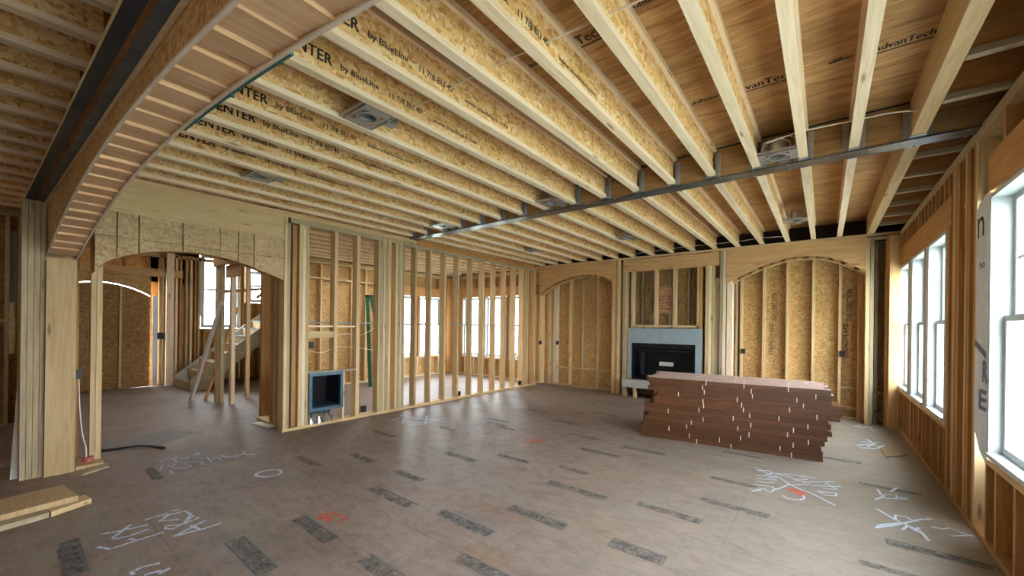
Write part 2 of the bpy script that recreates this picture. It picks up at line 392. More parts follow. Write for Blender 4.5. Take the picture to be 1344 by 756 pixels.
ST = {"arch_word":[[[-4.15,0.69],[-4.16,0.82],[-4.11,0.83],[-4.04,0.76],[-3.96,0.86]],[[-4.18,0.86],[-4.17,0.91]],[[-4.11,0.79],[-4.1,0.93],[-3.99,0.94],[-3.84,0.86],[-3.91,0.77],[-3.86,0.76],[-3.81,0.79],[-3.85,0.86]],[[-3.85,0.86],[-3.95,0.95]],[[-3.84,0.86],[-3.88,0.97]],[[-3.67,0.77],[-3.78,0.98]],[[-3.77,0.89],[-3.64,0.92],[-3.64,1.05]],[[-3.67,0.77],[-3.65,0.89],[-3.65,0.92]],[[-4.11,0.45],[-4.07,0.53],[-4.03,0.69]],[[-3.97,0.49],[-4.13,0.61]],[[-3.95,0.49],[-3.92,0.57],[-3.94,0.68]],[[-3.89,0.41],[-3.79,0.46],[-3.8,0.58],[-3.84,0.58],[-3.87,0.56]],[[-3.8,0.58],[-3.8,0.74]],[[-3.3,0.5],[-3.34,0.5],[-3.36,0.55],[-3.33,0.63]],[[-3.24,0.54],[-3.24,0.57],[-3.22,0.62]],[[-3.19,0.6],[-3.21,0.65],[-3.22,0.65]]],"header":[[[-5.76,1.07],[-5.81,1.14]],[[-5.81,1.14],[-5.78,1.24],[-5.84,1.23]],[[-5.81,1.19],[-5.59,1.19],[-5.53,1.26]],[[-5.69,1.24],[-5.72,1.29],[-5.67,1.31],[-5.64,1.28]],[[-5.71,1.32],[-5.76,1.39]],[[-5.69,1.35],[-5.72,1.43],[-5.82,1.42]],[[-5.76,1.39],[-5.72,1.44]],[[-5.39,1.01],[-5.58,1.07],[-5.45,1.12],[-5.54,1.17]],[[-5.43,1.12],[-5.33,1.16],[-5.25,1.2]],[[-5.48,1.22],[-5.49,1.28],[-5.42,1.36],[-5.3,1.35]],[[-5.35,1.19],[-5.4,1.25],[-5.28,1.25],[-5.32,1.21]],[[-5.3,1.27],[-5.31,1.33],[-5.28,1.37]],[[-5.38,1.37],[-5.31,1.43],[-5.54,1.45],[-5.52,1.38]],[[-5.33,1.08],[-5.2,1.07],[-5.16,1.1]],[[-5.34,1.44],[-5.41,1.48],[-5.3,1.53],[-5.42,1.53],[-5.46,1.47]],[[-5.51,1.57],[-5.31,1.58],[-5.31,1.62],[-5.45,1.6]],[[-5.31,1.62],[-5.4,1.7],[-5.32,1.71],[-5.28,1.64]],[[-5.47,1.72],[-5.47,1.81],[-5.35,1.74],[-5.34,1.69]],[[-5.38,1.75],[-5.28,1.78],[-5.22,1.83]]],"ring":[[[-4.41,1.79],[-4.45,1.8],[-4.5,1.8],[-4.54,1.78],[-4.57,1.74],[-4.59,1.7],[-4.59,1.66],[-4.58,1.63],[-4.55,1.6],[-4.51,1.59],[-4.46,1.6],[-4.42,1.62],[-4.39,1.65],[-4.37,1.68],[-4.37,1.72],[-4.38,1.76],[-4.41,1.79]]],"box":[[[-0.59,5.19],[-0.46,5.05],[-0.35,4.99],[-0.26,4.85],[-0.2,4.79],[-0.08,4.72],[0.09,4.53]],[[-0.57,5.08],[-0.45,5.18],[-0.43,5.1],[-0.47,4.99]],[[-0.46,4.97],[-0.55,4.91]],[[-0.45,4.91],[-0.36,5.0],[-0.45,4.96]],[[-0.54,4.81],[-0.43,4.86],[-0.37,4.9]],[[-0.53,4.72],[-0.44,4.75],[-0.38,4.79]],[[-0.54,4.62],[-0.45,4.64],[-0.39,4.66],[-0.36,4.6]],[[-0.56,4.48],[-0.45,4.55],[-0.54,4.4],[-0.46,4.49]],[[-0.45,4.55],[-0.39,4.48],[-0.37,4.57],[-0.32,4.68],[-0.27,4.82],[-0.1,4.98]],[[-0.43,5.1],[-0.31,5.16],[-0.2,5.2]],[[-0.4,5.08],[-0.27,5.09],[-0.22,5.01],[-0.15,5.04]],[[-0.2,5.2],[-0.05,5.21]],[[-0.23,5.04],[-0.12,5.11],[-0.19,5.17]],[[-0.16,4.99],[0.1,5.23]],[[-0.08,4.95],[0.14,5.1]],[[0.02,5.12],[0.11,4.99],[-0.0,4.92]],[[-0.03,4.82],[0.06,4.84],[0.1,4.88],[0.1,4.79],[0.03,4.74],[-0.04,4.82]],[[-0.29,4.47],[-0.25,4.42],[-0.16,4.46],[-0.13,4.53],[-0.14,4.6]]],"orange":[[[-0.27,4.71],[-0.21,4.72],[-0.13,4.7]],[[-0.25,4.68],[-0.19,4.67],[-0.14,4.65]],[[-0.21,4.62],[-0.16,4.62],[-0.12,4.63]]],"stripe":[[[0.37,4.68],[0.47,4.51],[0.53,4.45],[0.6,4.38],[0.62,4.22]],[[0.33,4.23],[0.43,4.35],[0.64,4.66],[0.71,4.73]],[[0.34,4.28],[0.49,4.46]],[[0.47,4.51],[0.48,4.62],[0.54,4.64],[0.58,4.59]],[[0.49,4.32],[0.53,4.43],[0.56,4.38],[0.61,4.32]],[[0.56,4.38],[0.6,4.45]],[[0.68,4.53],[0.74,4.54],[0.79,4.6],[0.85,4.55],[0.9,4.53]],[[0.77,4.43],[0.9,4.55]],[[0.42,5.26],[0.43,5.11],[0.45,5.08],[0.38,4.92]],[[0.45,5.12],[0.55,5.19],[0.53,5.06]],[[0.51,5.26],[0.58,5.44]],[[0.44,5.01],[0.53,5.07],[0.62,5.13]],[[0.56,5.15],[0.62,5.13]]],"far_right":[[[0.36,7.08],[0.5,7.27],[0.61,7.22]],[[0.38,6.95],[0.55,7.06],[0.64,7.32]],[[0.41,7.35],[0.6,7.44]],[[0.48,7.57],[0.55,7.32],[0.46,7.09]],[[0.43,8.32],[0.58,8.55],[0.6,8.36]],[[0.58,8.3],[0.67,8.33]],[[0.38,8.43],[0.48,8.57]]],"studwall":[[[-5.47,3.83],[-5.51,4.15],[-5.18,3.86]],[[-5.65,4.16],[-5.38,4.26],[-5.44,4.47],[-5.21,4.18]],[[-5.22,3.94],[-4.92,4.1],[-4.93,4.42]],[[-5.34,4.18],[-5.05,4.31],[-4.93,4.54]],[[-5.06,3.87],[-4.88,4.02]],[[-5.3,4.46],[-4.85,4.04]],[[-4.92,4.31],[-4.74,4.36]]],"red_left":[[[-3.12,1.54],[-3.19,1.61],[-3.14,1.67]],[[-3.14,1.57],[-3.04,1.62]],[[-3.16,1.62],[-3.03,1.58]],[[-3.14,1.67],[-2.99,1.7],[-2.95,1.63]]],"red_mid":[[[-3.2,4.39],[-3.15,4.53],[-2.89,4.43]],[[-3.15,4.34],[-2.99,4.43]]],"blue_dot":[[[-3.19,0.93],[-3.18,0.94]]]}
wd = {'arch_word':.018,'header':.016,'ring':.022,'box':.013,'orange':.035,'stripe':.015,'far_right':.024,'studwall':.028,'red_left':.025,'red_mid':.03,'blue_dot':.035}
for k, strokes in ST.items():
    mb = MB()
    for j, s in enumerate(strokes): mb.ribbon(s, wd[k]*1.3, .0022+.0002*j)
    o = mb.build('sprayed_marking', M['paint_red'] if k in ('orange','red_left','red_mid') else M['paint_blue'] if k == 'blue_dot' else M['paint_white'], fl, fix=False)
# words printed on the underside of the deck, read from below
for x, y, t, l, h in [(-1.55,2.36,'AdvanTech',.42,.085),(-.93,2.30,'subflooring',.3,.05),(-.62,3.60,'AdvanTech',.42,.085),(-.95,3.58,'subfloor',.26,.06),
                      (-1.82,2.36,'subfloor',.2,.06),(.23,3.62,'AdvanTech',.3,.07),(.0,3.60,'subfloor',.14,.05),(-.1,1.6,'AdvanTech',.3,.07)]:
    mb = MB(); letter(mb, t, (x, y, ZT-.0015), (1,0,0), (0,-1,0), l, h, .005)
    if t == 'AdvanTech': mb.raw([(x,y+.02,ZT-.0015),(x+l,y+.02,ZT-.0015),(x+l,y+.035,ZT-.0015),(x,y+.035,ZT-.0015)], [(0,3,2,1)])
    mb.build('panel_print', M['ink'], ce, fix=False)

# ---------------------------------------------------------------- joists
JX = [.58,.185,-.17,-.54,-.94,-1.34,-1.74,-2.15,-2.57,-2.99,-3.42,-3.82,-4.23,-4.65,-5.07,-5.48,-5.88]
def joist(x, y0, y1, label, group, printed=False, solid=False, hang=None, ztop=ZT, fw=.068):
    t = empty('floor_joist', label, 'joist', group, loc=(x, (y0+y1)/2, ZC))
    if solid:
        MB().box(x-.045, x+.045, y0, y1, ZC, ztop).build('timber', M['flange_y'] if False else M['pine_y'], t, False)
    else:
        MB().box(x-fw/2, x+fw/2, y0, y1, ZC, ZC+.04).build('bottom_flange', M['flange_y'], t, False)
        MB().box(x-fw/2, x+fw/2, y0, y1, ztop-.04, ztop).build('top_flange', M['flange_y'], t, False)
        MB().box(x-.006, x+.006, y0, y1, ZC+.04, ztop-.04).build('web', M['web'], t, False)
    if printed:
        X = x+.0075; d = random.uniform(-.06, .06)
        for txt, yy, zz, ln, hh, bo in (('onCENTER', .86, 3.235, .44, .072, .005), ('by BlueLinx', 1.36, 3.232, .29, .055, .003), ('11 7/8 BLI 40', 1.74, 3.235, .30, .043, .002), ('www.bluelinxco.com', 2.16, 3.225, .52, .033, .002)):
            mb = MB(); letter(mb, txt, (X, yy+d, zz), (0,1,0), (0,0,1), ln, hh, bo); mb.build('printed_lettering', M['ink'], t, False)
    if hang is not None:
        for yy, s in hang:
            mb = MB()
            a, b = (yy-.05, yy) if s < 0 else (yy, yy+.05)
            for q in (-1, 1):
                mb.box(x+q*(fw/2+.001), x+q*(fw/2+.003), a, b, ZC-.003, ZC+.22)
                e = yy if s > 0 else yy-.003
                mb.box(x+q*(fw/2+.001), x+q*(fw/2+.042), e, e+.003, ZC-.003, ZC+.24)
            mb.box(x-fw/2-.003, x+fw/2+.003, a, b, ZC-.005, ZC-.001)
            mb.build('joist_hanger', M['galv'], t, False)
    return t
PRN = {-1.34,-2.15,-2.57,-3.42,-3.82,-4.23,-4.65}
for i, x in enumerate(JX):
    o = ORD[i+1]; s = i < 1
    what = 'solid timber joist' if s else 'wooden I-joist'
    joist(x, skew(x, .482), 4.58, f'{what}, {o} from the window wall, between arched beam and steel beam', 'joists between the arched beam and the steel beam', x in PRN, s, [(4.58,-1)], fw=.09 if s else .068)
    joist(x, 4.76, 8.9, f'{what}, {o} from the window wall, between steel beam and fireplace wall', 'joists between the steel beam and the fireplace wall', False, s, [(4.76,1)], fw=.09 if s else .068)
# camera side of the arched beam
for i in range(19):
    x = -1.66-.405*i
    joist(x, -3.4, skew(x, .25), f'dim wooden I-joist beyond the dark steel beam, {ORD[i+1]} in the row' , 'joists over the dim room beside the dark steel beam', False)
# over the bright room and hall behind the stud wall
for i in range(9):
    x = -6.30-.405*i
    joist(x, 2.75, 9.0, f'pale I-joist over the bright window room, {ORD[i+1]} behind the stud wall', 'joists over the bright window room')
# short ladder pieces between the last joist and the window wall
for i, y in enumerate([2.3, 2.87, 3.43, 4.0, 5.15, 5.76, 6.36, 6.96, 7.56, 8.16]):
    t = empty('ladder_block', f'short wooden block between last joist and window wall, {ORD[10-i]} from the fireplace wall', 'blocking', 'short blocks beside the window wall ceiling', loc=(.78, y, ZC))
    MB().box(.63, 1.05, y-.03, y+.03, ZC, ZC+.038).build('bottom_flange', M['grey_x'], t, False)  # grey flange and brown web put this dim bay's shade into the colour
    MB().box(.63, 1.05, y-.006, y+.006, ZC+.038, ZT).build('web', M['lvl_x'], t, False)

# ---------------------------------------------------------------- flush steel beam across the ceiling
t = empty('steel_beam', 'dark steel I-beam crossing the ceiling flush with the joists', 'beam', kind='thing', loc=(-2.5, YS, ZC))
MB().box(-6.0, 1.06, YS-.085, YS+.085, ZC-.018, ZC-.004).build('bottom_flange', M['strip'], t, False)
MB().box(-6.0, 1.06, YS-.006, YS+.006, ZC-.004, ZT-.012).build('web', M['steel'], t, False)
MB().box(-6.0, 1.06, YS-.085, YS+.085, ZT-.012, ZT).build('top_flange', M['steel'], t, False)
for y0, y1 in ((YS-.082, YS-.008), (YS+.008, YS+.082)):
    MB().box(-6.0, 1.06, y0, y1, ZC-.003, ZT-.014).build('timber_packer', M['packer'], t, False)
mb = MB()
for i in range(24):
    x = -5.8+i*.29
    for y in (YS-.07, YS+.07): mb.cyl((x, y, ZC-.026), .008, .008, n=8)
mb.build('bolt_heads', M['galv'], t, False)

# ---------------------------------------------------------------- arched beam beside the camera
th = math.atan(SK)
t = empty('arched_beam', 'long arched wooden beam with stepped board underside, nearest the camera', 'beam', kind='thing', loc=(-2.8, skew(-2.8,.37), 2.6))
def arcz(u): return 2.60-(u-3.22)**2/27.0
def P(u, v, z): return (-6.02+u*math.cos(th)-v*math.sin(th), .262+u*math.sin(th)+v*math.cos(th), z)
def skprism(polyuz, v0, v1, name, mat, parent):
    mb = MB(); n = len(polyuz)
    vs = [P(u, v0, z) for u, z in polyuz] + [P(u, v1, z) for u, z in polyuz]
    mb.raw(vs, [tuple(range(n)), tuple(range(2*n-1, n-1, -1))] + [(i, (i+1) % n, (i+1) % n+n, i+n) for i in range(n)])
    return mb.build(name, mat, parent)
us = [-.08+i*(7.0/40) for i in range(41)]
low = [(u, arcz(u)-.012) for u in us]
skprism(low + [(us[-1], 3.12), (us[0], 3.12)], .002, .012, 'side_panel', M['osb'], t)
skprism(low + [(us[-1], ZT-.01), (us[0], ZT-.01)], .206, .216, 'side_panel', M['osb'], t)
skprism([(-.05, 2.70), (6.9, 2.70), (6.9, 2.755), (-.05, 2.755)], -.012, .0, 'edge_strip', M['pine_x'], t)
for v0, v1 in ((-.001, .013), (.204, .219)):
    mb = MB()
    for (p, z0), (q, z1) in zip(low, low[1:]):
        mb.raw([P(p,v0,z0-.004),P(q,v0,z1-.004),P(q,v1,z1-.004),P(p,v1,z0-.004),P(p,v0,z0+.006),P(q,v0,z1+.006),P(q,v1,z1+.006),P(p,v1,z0+.006)], [(0,3,2,1),(4,5,6,7),(0,1,5,4),(2,3,7,6)])
    mb.build('panel_edge', M['edge'], t, False)
u = -.06; k = 0
while u < 6.8:
    w = (.215, .19, .23, .20, .225)[k % 5]; a, b, c, d = u+.002, u+w-.002, .013, .205
    za, zb = arcz(a)+.007, arcz(b)-.005-.004*(k % 3)
    mb = MB()
    vs = [P(p, q, z) for dz in (0, .038) for p, q, z in ((a,c,za+dz),(b,c,zb+dz),(b,d,zb+dz),(a,d,za+dz))]
    mb.raw(vs, [(0,3,2,1),(4,5,6,7),(0,1,5,4),(1,2,6,5),(2,3,7,6),(3,0,4,7)])
    mb.build('soffit_board', M['soffit'], t, False)
    u += w; k += 1
# lit nailing strips along each step
mb = MB()
t2 = empty('steel_girder', 'dark blue-black rusty steel girder beside the arched beam', 'girder', kind='thing', loc=(-2.8, .2, 2.9))
def skbox(u0, u1, v0, v1, z0, z1):
    return [P(p, q, z) for z in (z0, z1) for p, q in ((u0,v0),(u1,v0),(u1,v1),(u0,v1))], [(0,3,2,1),(4,5,6,7),(0,1,5,4),(1,2,6,5),(2,3,7,6),(3,0,4,7)]
MB().raw(*skbox(-.28, 7.0, -.135, -.066, 2.725, 2.74)).build('bottom_flange', M['steel'], t2, False)
MB().raw(*skbox(-.28, 7.0, -.066, -.008, 2.725, 2.74)).build('bottom_flange', M['steel_grey'], t2, False)
MB().raw(*skbox(-.28, 7.0, -.020, -.008, 2.74, 3.10)).build('web', M['steel'], t2, False)
MB().raw(*skbox(-.28, 7.0, -.080, -.060, 2.7225, 2.725)).build('rust_streak', M['rust'], t2, False)
MB().raw(*skbox(-.28, 7.0, -.141, -.136, 2.722, 2.738)).build('nailer', M['pine_x'], t2, False)
# thin teal strap along the far lower edge
mb = MB(); pts = [P(u, .224, arcz(u)-.012) for u in (3.30,3.55,3.80,4.05,4.3,4.5)]; mb.tube(pts, .008, 6)
for q in (3.5, 3.95): mb.cyl((P(q,.224,0)[0], P(q,.224,0)[1], arcz(q)-.03), .010, .025, n=8)
tag(mb.build('teal_strap', M['teal']), 'thin teal strap running along the arched beam\'s lower edge', 'strap')
# ---------------------------------------------------------------- stud wall on the left (plane XL)
wl = empty('wall_left', kind='structure', loc=(XL, 4.5, 0))
XK = XL-.14
def studL(y0, y1, z0=.045, z1=3.0, mat='pine_z', name='stud', x0=None, x1=None):
    return MB().box(XL if x1 is None else x1, XK if x0 is None else x0, y0, y1, z0, z1).build(name, M[mat], wl, False)
# camera-side pier with plywood end, then the single stud
MB().box(-6.035, -6.015, .258, .462, .0, 2.165).build('plywood_panel', M['pier'], wl, False)
for y0, y1 in ((.262,.30), (.42,.458)): studL(y0, y1, .0, 2.15, 'warm_z', x0=-6.30, x1=-6.036)
MB().box(-6.33, -6.30, .1, .46, 0, 2.7).build('plywood_panel', M['ply_z'], wl, False)
studL(.585, .625, .04, 2.75, 'pine_z', x0=-6.34, x1=-6.235); studL(.628, .672, .04, 2.75, 'pine_z', x0=-6.34, x1=-6.235)
MB().box(-6.40, -6.05, .47, .675, 0, .04).build('bottom_plate', M['pine_x'], wl, False)
studL(.47, .51, .04, 2.4, 'warm_z', x0=-6.48, x1=-6.39)
# post pack under the dark girder
for i, (y0, y1) in enumerate(((.105,.142), (.145,.182), (.185,.222), (.225,.256))):
    MB().box(-6.06-.004*i, -6.20, y0, y1, 0, 2.715).build('stud', M['grey_z'], wl, False)
# opening with arched strand-board head
MB().box(XL-.005, XL-.05, .60, 2.46, 2.765, 3.06).build('header', M['header'], wl, False)
MB().box(XL-.09, XK, .60, 2.46, 2.765, 3.06).build('header', M['ply_y'], wl, False)
MB().box(XL+.004, XK, .56, 2.46, 2.725, 2.765).build('header_plate', M['pine_y'], wl, False)
MB().box(XL, XK, .5, 8.75, 3.06, 3.095).build('top_plate', M['pine_y'], wl, False)
MB().box(XL, XK, .5, 8.75, 3.097, 3.13).build('top_plate', M['pine_y'], wl, False)
def archL(y):
    pts = [(.58,2.05),(.66,2.17),(.79,2.25),(.98,2.325),(1.18,2.365),(1.39,2.385),(1.6,2.38),(1.78,2.355),(1.96,2.315),(2.13,2.26),(2.30,2.20),(2.44,2.145)]
    for (a, p), (b, q) in zip(pts, pts[1:]):
        if a <= y <= b: return p+(q-p)*(y-a)/(b-a)
    return pts[-1][1]
cuts = [.58, .75, .925, 1.31, 1.68, 1.88, 2.06, 2.44]
for a, b in zip(cuts, cuts[1:]):
    a += .005; b -= .005; n = 5
    zs = [(a+(b-a)*i/n, archL(a+(b-a)*i/n)) for i in range(n+1)]
    spl = 2.455
    MB().prism(zs+[(b, spl-.003), (a, spl-.003)], 'x', XL+.012, XL).build('arch_panel', M['osb_pale'], wl)
    MB().box(XL+.012, XL, a, b, spl+.003, 2.725).build('arch_panel', M['osb_pale'], wl, False)
zs = [(.58+1.86*i/16, archL(.58+1.86*i/16)) for i in range(17)]
MB().prism(zs+[(2.44,2.72),(.58,2.72)], 'x', XK+.012, XK).build('arch_panel', M['osb'], wl)
mb = MB()
n = 16
for i in range(n):
    y0, z0 = zs[i]; y1, z1 = zs[i+1]
    mb.raw([(XL,y0,z0),(XL,y1,z1),(XK,y1,z1),(XK,y0,z0),(XL,y0,z0+.01),(XL,y1,z1+.01),(XK,y1,z1+.01),(XK,y0,z0+.01)], [(0,1,2,3),(4,7,6,5),(0,4,5,1),(3,2,6,7)])
mb.build('arch_soffit', M['warm_y'], wl)
for y in (.8, 1.1, 1.4, 1.7, 2.0, 2.3): MB().box(XL-.004, XK+.014, y-.02, y+.02, archL(y)+.02, 2.72).build('cripple', M['pine_z'], wl, False)
# posts beside the opening
studL(2.445, 2.485, 0, 3.06, 'pine_z', x1=XL+.012); studL(2.488, 2.53, 0, 2.97, 'grey_z')
studL(2.58, 2.64, .04, 2.97, 'warm_z', x1=XL-.05)
studL(2.655, 2.70, .04, 3.0); studL(2.703, 2.75, .04, 3.0, 'flange_z'); studL(2.753, 2.795, .04, 3.0)
MB().box(XL+.01, XK, 2.44, 8.75, 0, .042).build('bottom_plate', M['pine_y'], wl, False)
MB().box(XL+.003, XK, 2.53, 8.72, 2.985, 3.06).build('header_plate', M['grey_y'], wl, False)
studL(3.185, 3.235, .83, 3.0); studL(3.56, 3.62); studL(3.335, 3.365, .04, .82, 'flange_z')
MB().box(XL-.02, XL-.06, 2.795, 3.19, 1.33, 1.43).build('blocking', M['pine_y'], wl, False)
MB().box(XL-.03, XL-.07, 2.795, 3.56, 1.49, 1.515).build('blocking', M['flange_y'], wl, False)
MB().box(XL, XK, 2.795, 3.56, .79, .825).build('blocking', M['grey_y'], wl, False)
for i, (y0, y1) in enumerate(((3.96,4.005),(4.01,4.055),(4.06,4.10),(4.105,4.15),(4.155,4.205))): studL(y0, y1, .04, 3.03, 'grey_z' if i % 2 else 'pine_z', x1=XL+.002*i)
for i, (y0, y1) in enumerate(((4.31,4.355),(4.36,4.40),(4.405,4.445),(4.45,4.50))): studL(y0, y1, .04, 3.03, 'grey_z' if i % 2 else 'pine_z', x1=XL+.002*i)
for y in (4.76, 5.115, 5.49, 5.855, 6.255, 6.635, 7.03, 7.41, 7.795): studL(y-.021, y+.021, .042, 3.0, 'pine_z')
for i in range(6): studL(8.10+i*.107, 8.145+i*.107 if i != 3 else 8.20+i*.107, .042, 3.0, ('pine_z','pine_z','pine_z','warm_z','pine_z','pine_z')[i])
MB().box(XL+.016, XL-.035, 4.76, 8.74, 3.03, 3.128).build('ledger_board', M['lvl_y'], wl, False)

# ---------------------------------------------------------------- fireplace wall at the back (plane YB)
wb = empty('wall_back', kind='structure', loc=(-2.5, YB, 0))
def bx(name, mat, *b): return MB().box(*b).build(name, M[mat], wb, False)
YN = 9.06; YO = 9.20
bx('sheathing', 'osb', -6.15, 1.07, YO, YO+.02, 0, ZT)
bx('top_plate', 'pine_x', -6.15, .93, YB, YB+.09, 3.085, 3.128)
bx('rim_board', 'darkwrap', -6.15, 1.07, 9.10, 9.14, 3.06, ZT)  # near-black colour paints the shade in the gaps between joist ends
def arched(pts, top, nm):
    for y0, y1, mt in ((YB-.006, YB+.018, 'ply_x'), (YB+.20, YB+.222, 'warm_x')):
        MB().prism(pts+[(pts[-1][0], top), (pts[0][0], top)], 'y', y0, y1).build(nm, M[mt], wb)
def curve_pts(pts, n=24):
    out = []
    xs = [p[0] for p in pts]
    for i in range(n+1):
        x = xs[0]+(xs[-1]-xs[0])*i/n
        for (a, p), (b, q) in zip(pts, pts[1:]):
            if a <= x <= b+1e-9: out.append((x, p+(q-p)*(x-a)/(b-a))); break
    return out
aL = curve_pts([(-5.95,2.36),(-5.82,2.49),(-5.6,2.61),(-5.3,2.715),(-4.95,2.79),(-4.6,2.82),(-4.3,2.79),(-4.1,2.72),(-3.88,2.60)])
aR = curve_pts([(-1.53,2.42),(-1.25,2.575),(-.94,2.72),(-.7,2.80),(-.47,2.845),(-.2,2.845),(.03,2.80),(.27,2.69),(.53,2.51)])
arched(aL, 3.085, 'arched_header'); arched(aR, 3.085, 'arched_header')
for pts in (aL, aR):
    for i in range(1, 24, 2):
        (x0, z0), (x1, z1) = pts[i], pts[i+1]
        if i % 2: MB().beam((x0, YB+.11, z0-.016), (x0+(x1-x0)*1.25, YB+.11, z0+(z1-z0)*1.25-.016), .176, .034).build('arch_block', M['warm_y'], wb)
    mb = MB()
    for (x0, z0), (x1, z1) in zip(pts, pts[1:]):
        a, b = YB+.11, YB+.20
        mb.raw([(x0,a,z0-.046),(x1,a,z1-.046),(x1,b,z1-.046),(x0,b,z0-.046),(x0,a,z0-.034),(x1,a,z1-.034),(x1,b,z1-.034),(x0,b,z0-.034)], [(0,3,2,1),(4,5,6,7),(0,1,5,4),(2,3,7,6)])
    mb.build('arch_soffit', M['pine_x'], wb)
# left niche
bx('stud','pine_z',-5.955,-5.90,YB,YB+.2,.04,2.36); bx('stud','pine_z',-5.83,-5.74,YN-.05,YO,.04,2.6); bx('stud','flange_z',-5.70,-5.60,YN,YO,.04,2.65)
for x in (-5.21,-4.83,-4.42,-4.03): bx('stud','pine_z',x-.02,x+.02,YN,YO,.04,3.05)
bx('blocking','pine_x',-5.72,-3.95,YN+.01,YN+.09,.455,.49)
bx('bottom_plate','pine_x',-6.0,-3.9,YN,YO,0,.04)
# fireplace framing posts
for x0, x1, m, z1 in ((-3.90,-3.83,'pine_z',3.085),(-3.825,-3.775,'warm_z',3.085),(-3.77,-3.71,'pine_z',3.085),(-3.64,-3.585,'pine_z',3.085),(-3.58,-3.53,'pine_z',2.80),(-3.525,-3.505,'grey_z',2.80),(-3.45,-3.39,'pine_z',2.80)):
    bx('stud', m, x0, x1, YB, YB+.14, 1.55 if x0 == -3.45 else 0, z1)
bx('header','ply_x',-3.64,-1.66,YB-.004,YB+.03,2.80,3.07)
bx('header','ply_x',-3.64,-1.66,YB+.07,YB+.13,2.80,3.07)
for x in (-2.89,-2.50): bx('stud','pine_z',x-.032,x+.032,YB,YB+.09,1.60,2.80)
bx('blocking','pine_x',-3.39,-2.02,YB,YB+.14,1.55,1.60)
for x0, x1, m, z1 in ((-2.06,-2.015,'pine_z',2.8),(-2.01,-1.965,'warm_z',2.8),(-1.90,-1.845,'pine_z',2.8),(-1.84,-1.79,'flange_z',2.8),(-1.785,-1.735,'pine_z',3.085),(-1.64,-1.59,'grey_z',3.085),(-1.585,-1.535,'flange_z',3.085)):
    bx('stud', m, x0, x1, YB, YB+.14, 1.55 if x0 == -2.06 else 0, z1)
bx('stud','grey_z',-1.735,-1.64,YB+.05,YB+.14,0,2.55)
bx('side_panel','osb',-3.92,-3.90,YB+.02,YO,0,3.05); bx('side_panel','osb',-1.535,-1.515,YB+.14,YO,0,3.05)
# chimney-breast back framing
for x in (-3.3,-3.1,-2.7,-2.3,-2.1): bx('stud','grey_z',x-.02,x+.02,YN,YO,.04,3.05)
# right niche
bx('stud','flange_z',-1.515,-1.42,YB+.02,YB+.2,0,2.50); bx('stud','pine_z',-1.41,-1.37,YN,YO,0,3.05)
for x in (-1.31,-.93,-.555,-.165,.21): bx('stud','pine_z',x-.02,x+.02,YN,YO,.04,3.05)
bx('stud','warm_z',.44,.52,YN-.1,YO,.0,3.05)
bx('bottom_plate','pine_x',-1.5,.52,YN,YO,0,.04)
bx('blocking','pine_x',.23,.44,YN+.02,YO,.52,.56); bx('blocking','pine_x',.23,.44,YN+.02,YO,.17,.21)
bx('stud','pine_z',.525,.575,YB-.01,YB+.13,0,3.06); bx('stud','grey_z',.58,.625,YB-.01,YB+.13,0,3.06)
bx('top_plate','grey_x',.525,.92,YB,YB+.13,3.03,3.07)
bx('stud','grey_z',.65,.69,YB+.2,YO,0,3.03); bx('blocking','warm_x',.63,.78,YB+.2,YO,.5,.54); bx('blocking','warm_x',.63,.78,YB+.2,YO,.15,.19)
bx('stud','warm_z',.765,.80,YB-.04,YB+.12,0,3.05); bx('post','ply_z',.80,.925,YB-.14,YB+.02,0,3.05)
# pencil writing on the sheathing, running up the board
for x, s in ((-.78, 'THIS SIDE FACING IN'), (.33, 'THIS SIDE FACING IN')):
    for k, (txt, l, zz) in enumerate((('STRENGTH AXIS', .6, 1.05), ('THIS DIRECTION', .55, 1.70))):
        mb = MB(); letter(mb, txt, (x+(.05 if k else 0), YO-.002, zz), (0,0,1), (-1,0,0), l, .075, .004)
        mb.build('printed_lettering', M['ink_brown'] if x < 0 else M['ink'], wb, False)

# ---------------------------------------------------------------- window wall on the right (plane XR)
wr = empty('wall_right', kind='structure', loc=(XR, 4.5, 0))
XE = XR+.14
def rx(name, mat, *b): return MB().box(*b).build(name, M[mat], wr, False)
WIN = [(7.86,8.70,.66,2.53),(6.74,7.58,.66,2.53),(5.68,6.52,.66,2.53),(3.36,4.36,.66,2.53),(2.26,3.26,.66,2.53),(1.16,2.16,.66,2.53),(.06,1.06,.66,2.53)]
rx('top_plate','pine_y',XR,XE,-1,8.9,3.045,3.085); rx('top_plate','pine_y',XR,XE,-1,8.9,3.088,3.128)
rx('bottom_plate','warm_y',XR-.004,XE,-1,8.9,0,.042)
for y0, y1 in ((5.50,8.74),(-.1,4.42)):
    rx('header','lvl_y',XR-.003,XR+.045,y0,y1,2.56,2.83); rx('header','lvl_y',XR+.09,XE,y0,y1,2.56,2.83)
y = 5.6
while y < 8.7: rx('cripple','warm_z',XR,XE,y-.02,y+.02,2.83,3.045); y += .2
y = .1
while y < 4.4: rx('cripple','warm_z',XR,XE,y-.02,y+.02,2.83,3.045); y += .4
def sheath(y0, y1, z0, z1): rx('sheathing','osb_dark',XE,XE+.02,y0,y1,z0,z1)
sheath(-3.6,9.2,2.55,ZT); sheath(-3.6,9.2,-.1,.64); sheath(8.72,9.2,.64,2.55); sheath(7.60,7.84,.64,2.55); sheath(6.54,6.72,.64,2.55)
sheath(4.70,5.66,.64,2.55); sheath(3.28,3.34,.64,2.55); sheath(2.18,2.24,.64,2.55); sheath(1.08,1.14,.64,2.55); sheath(-3.6,.04,.64,2.55)
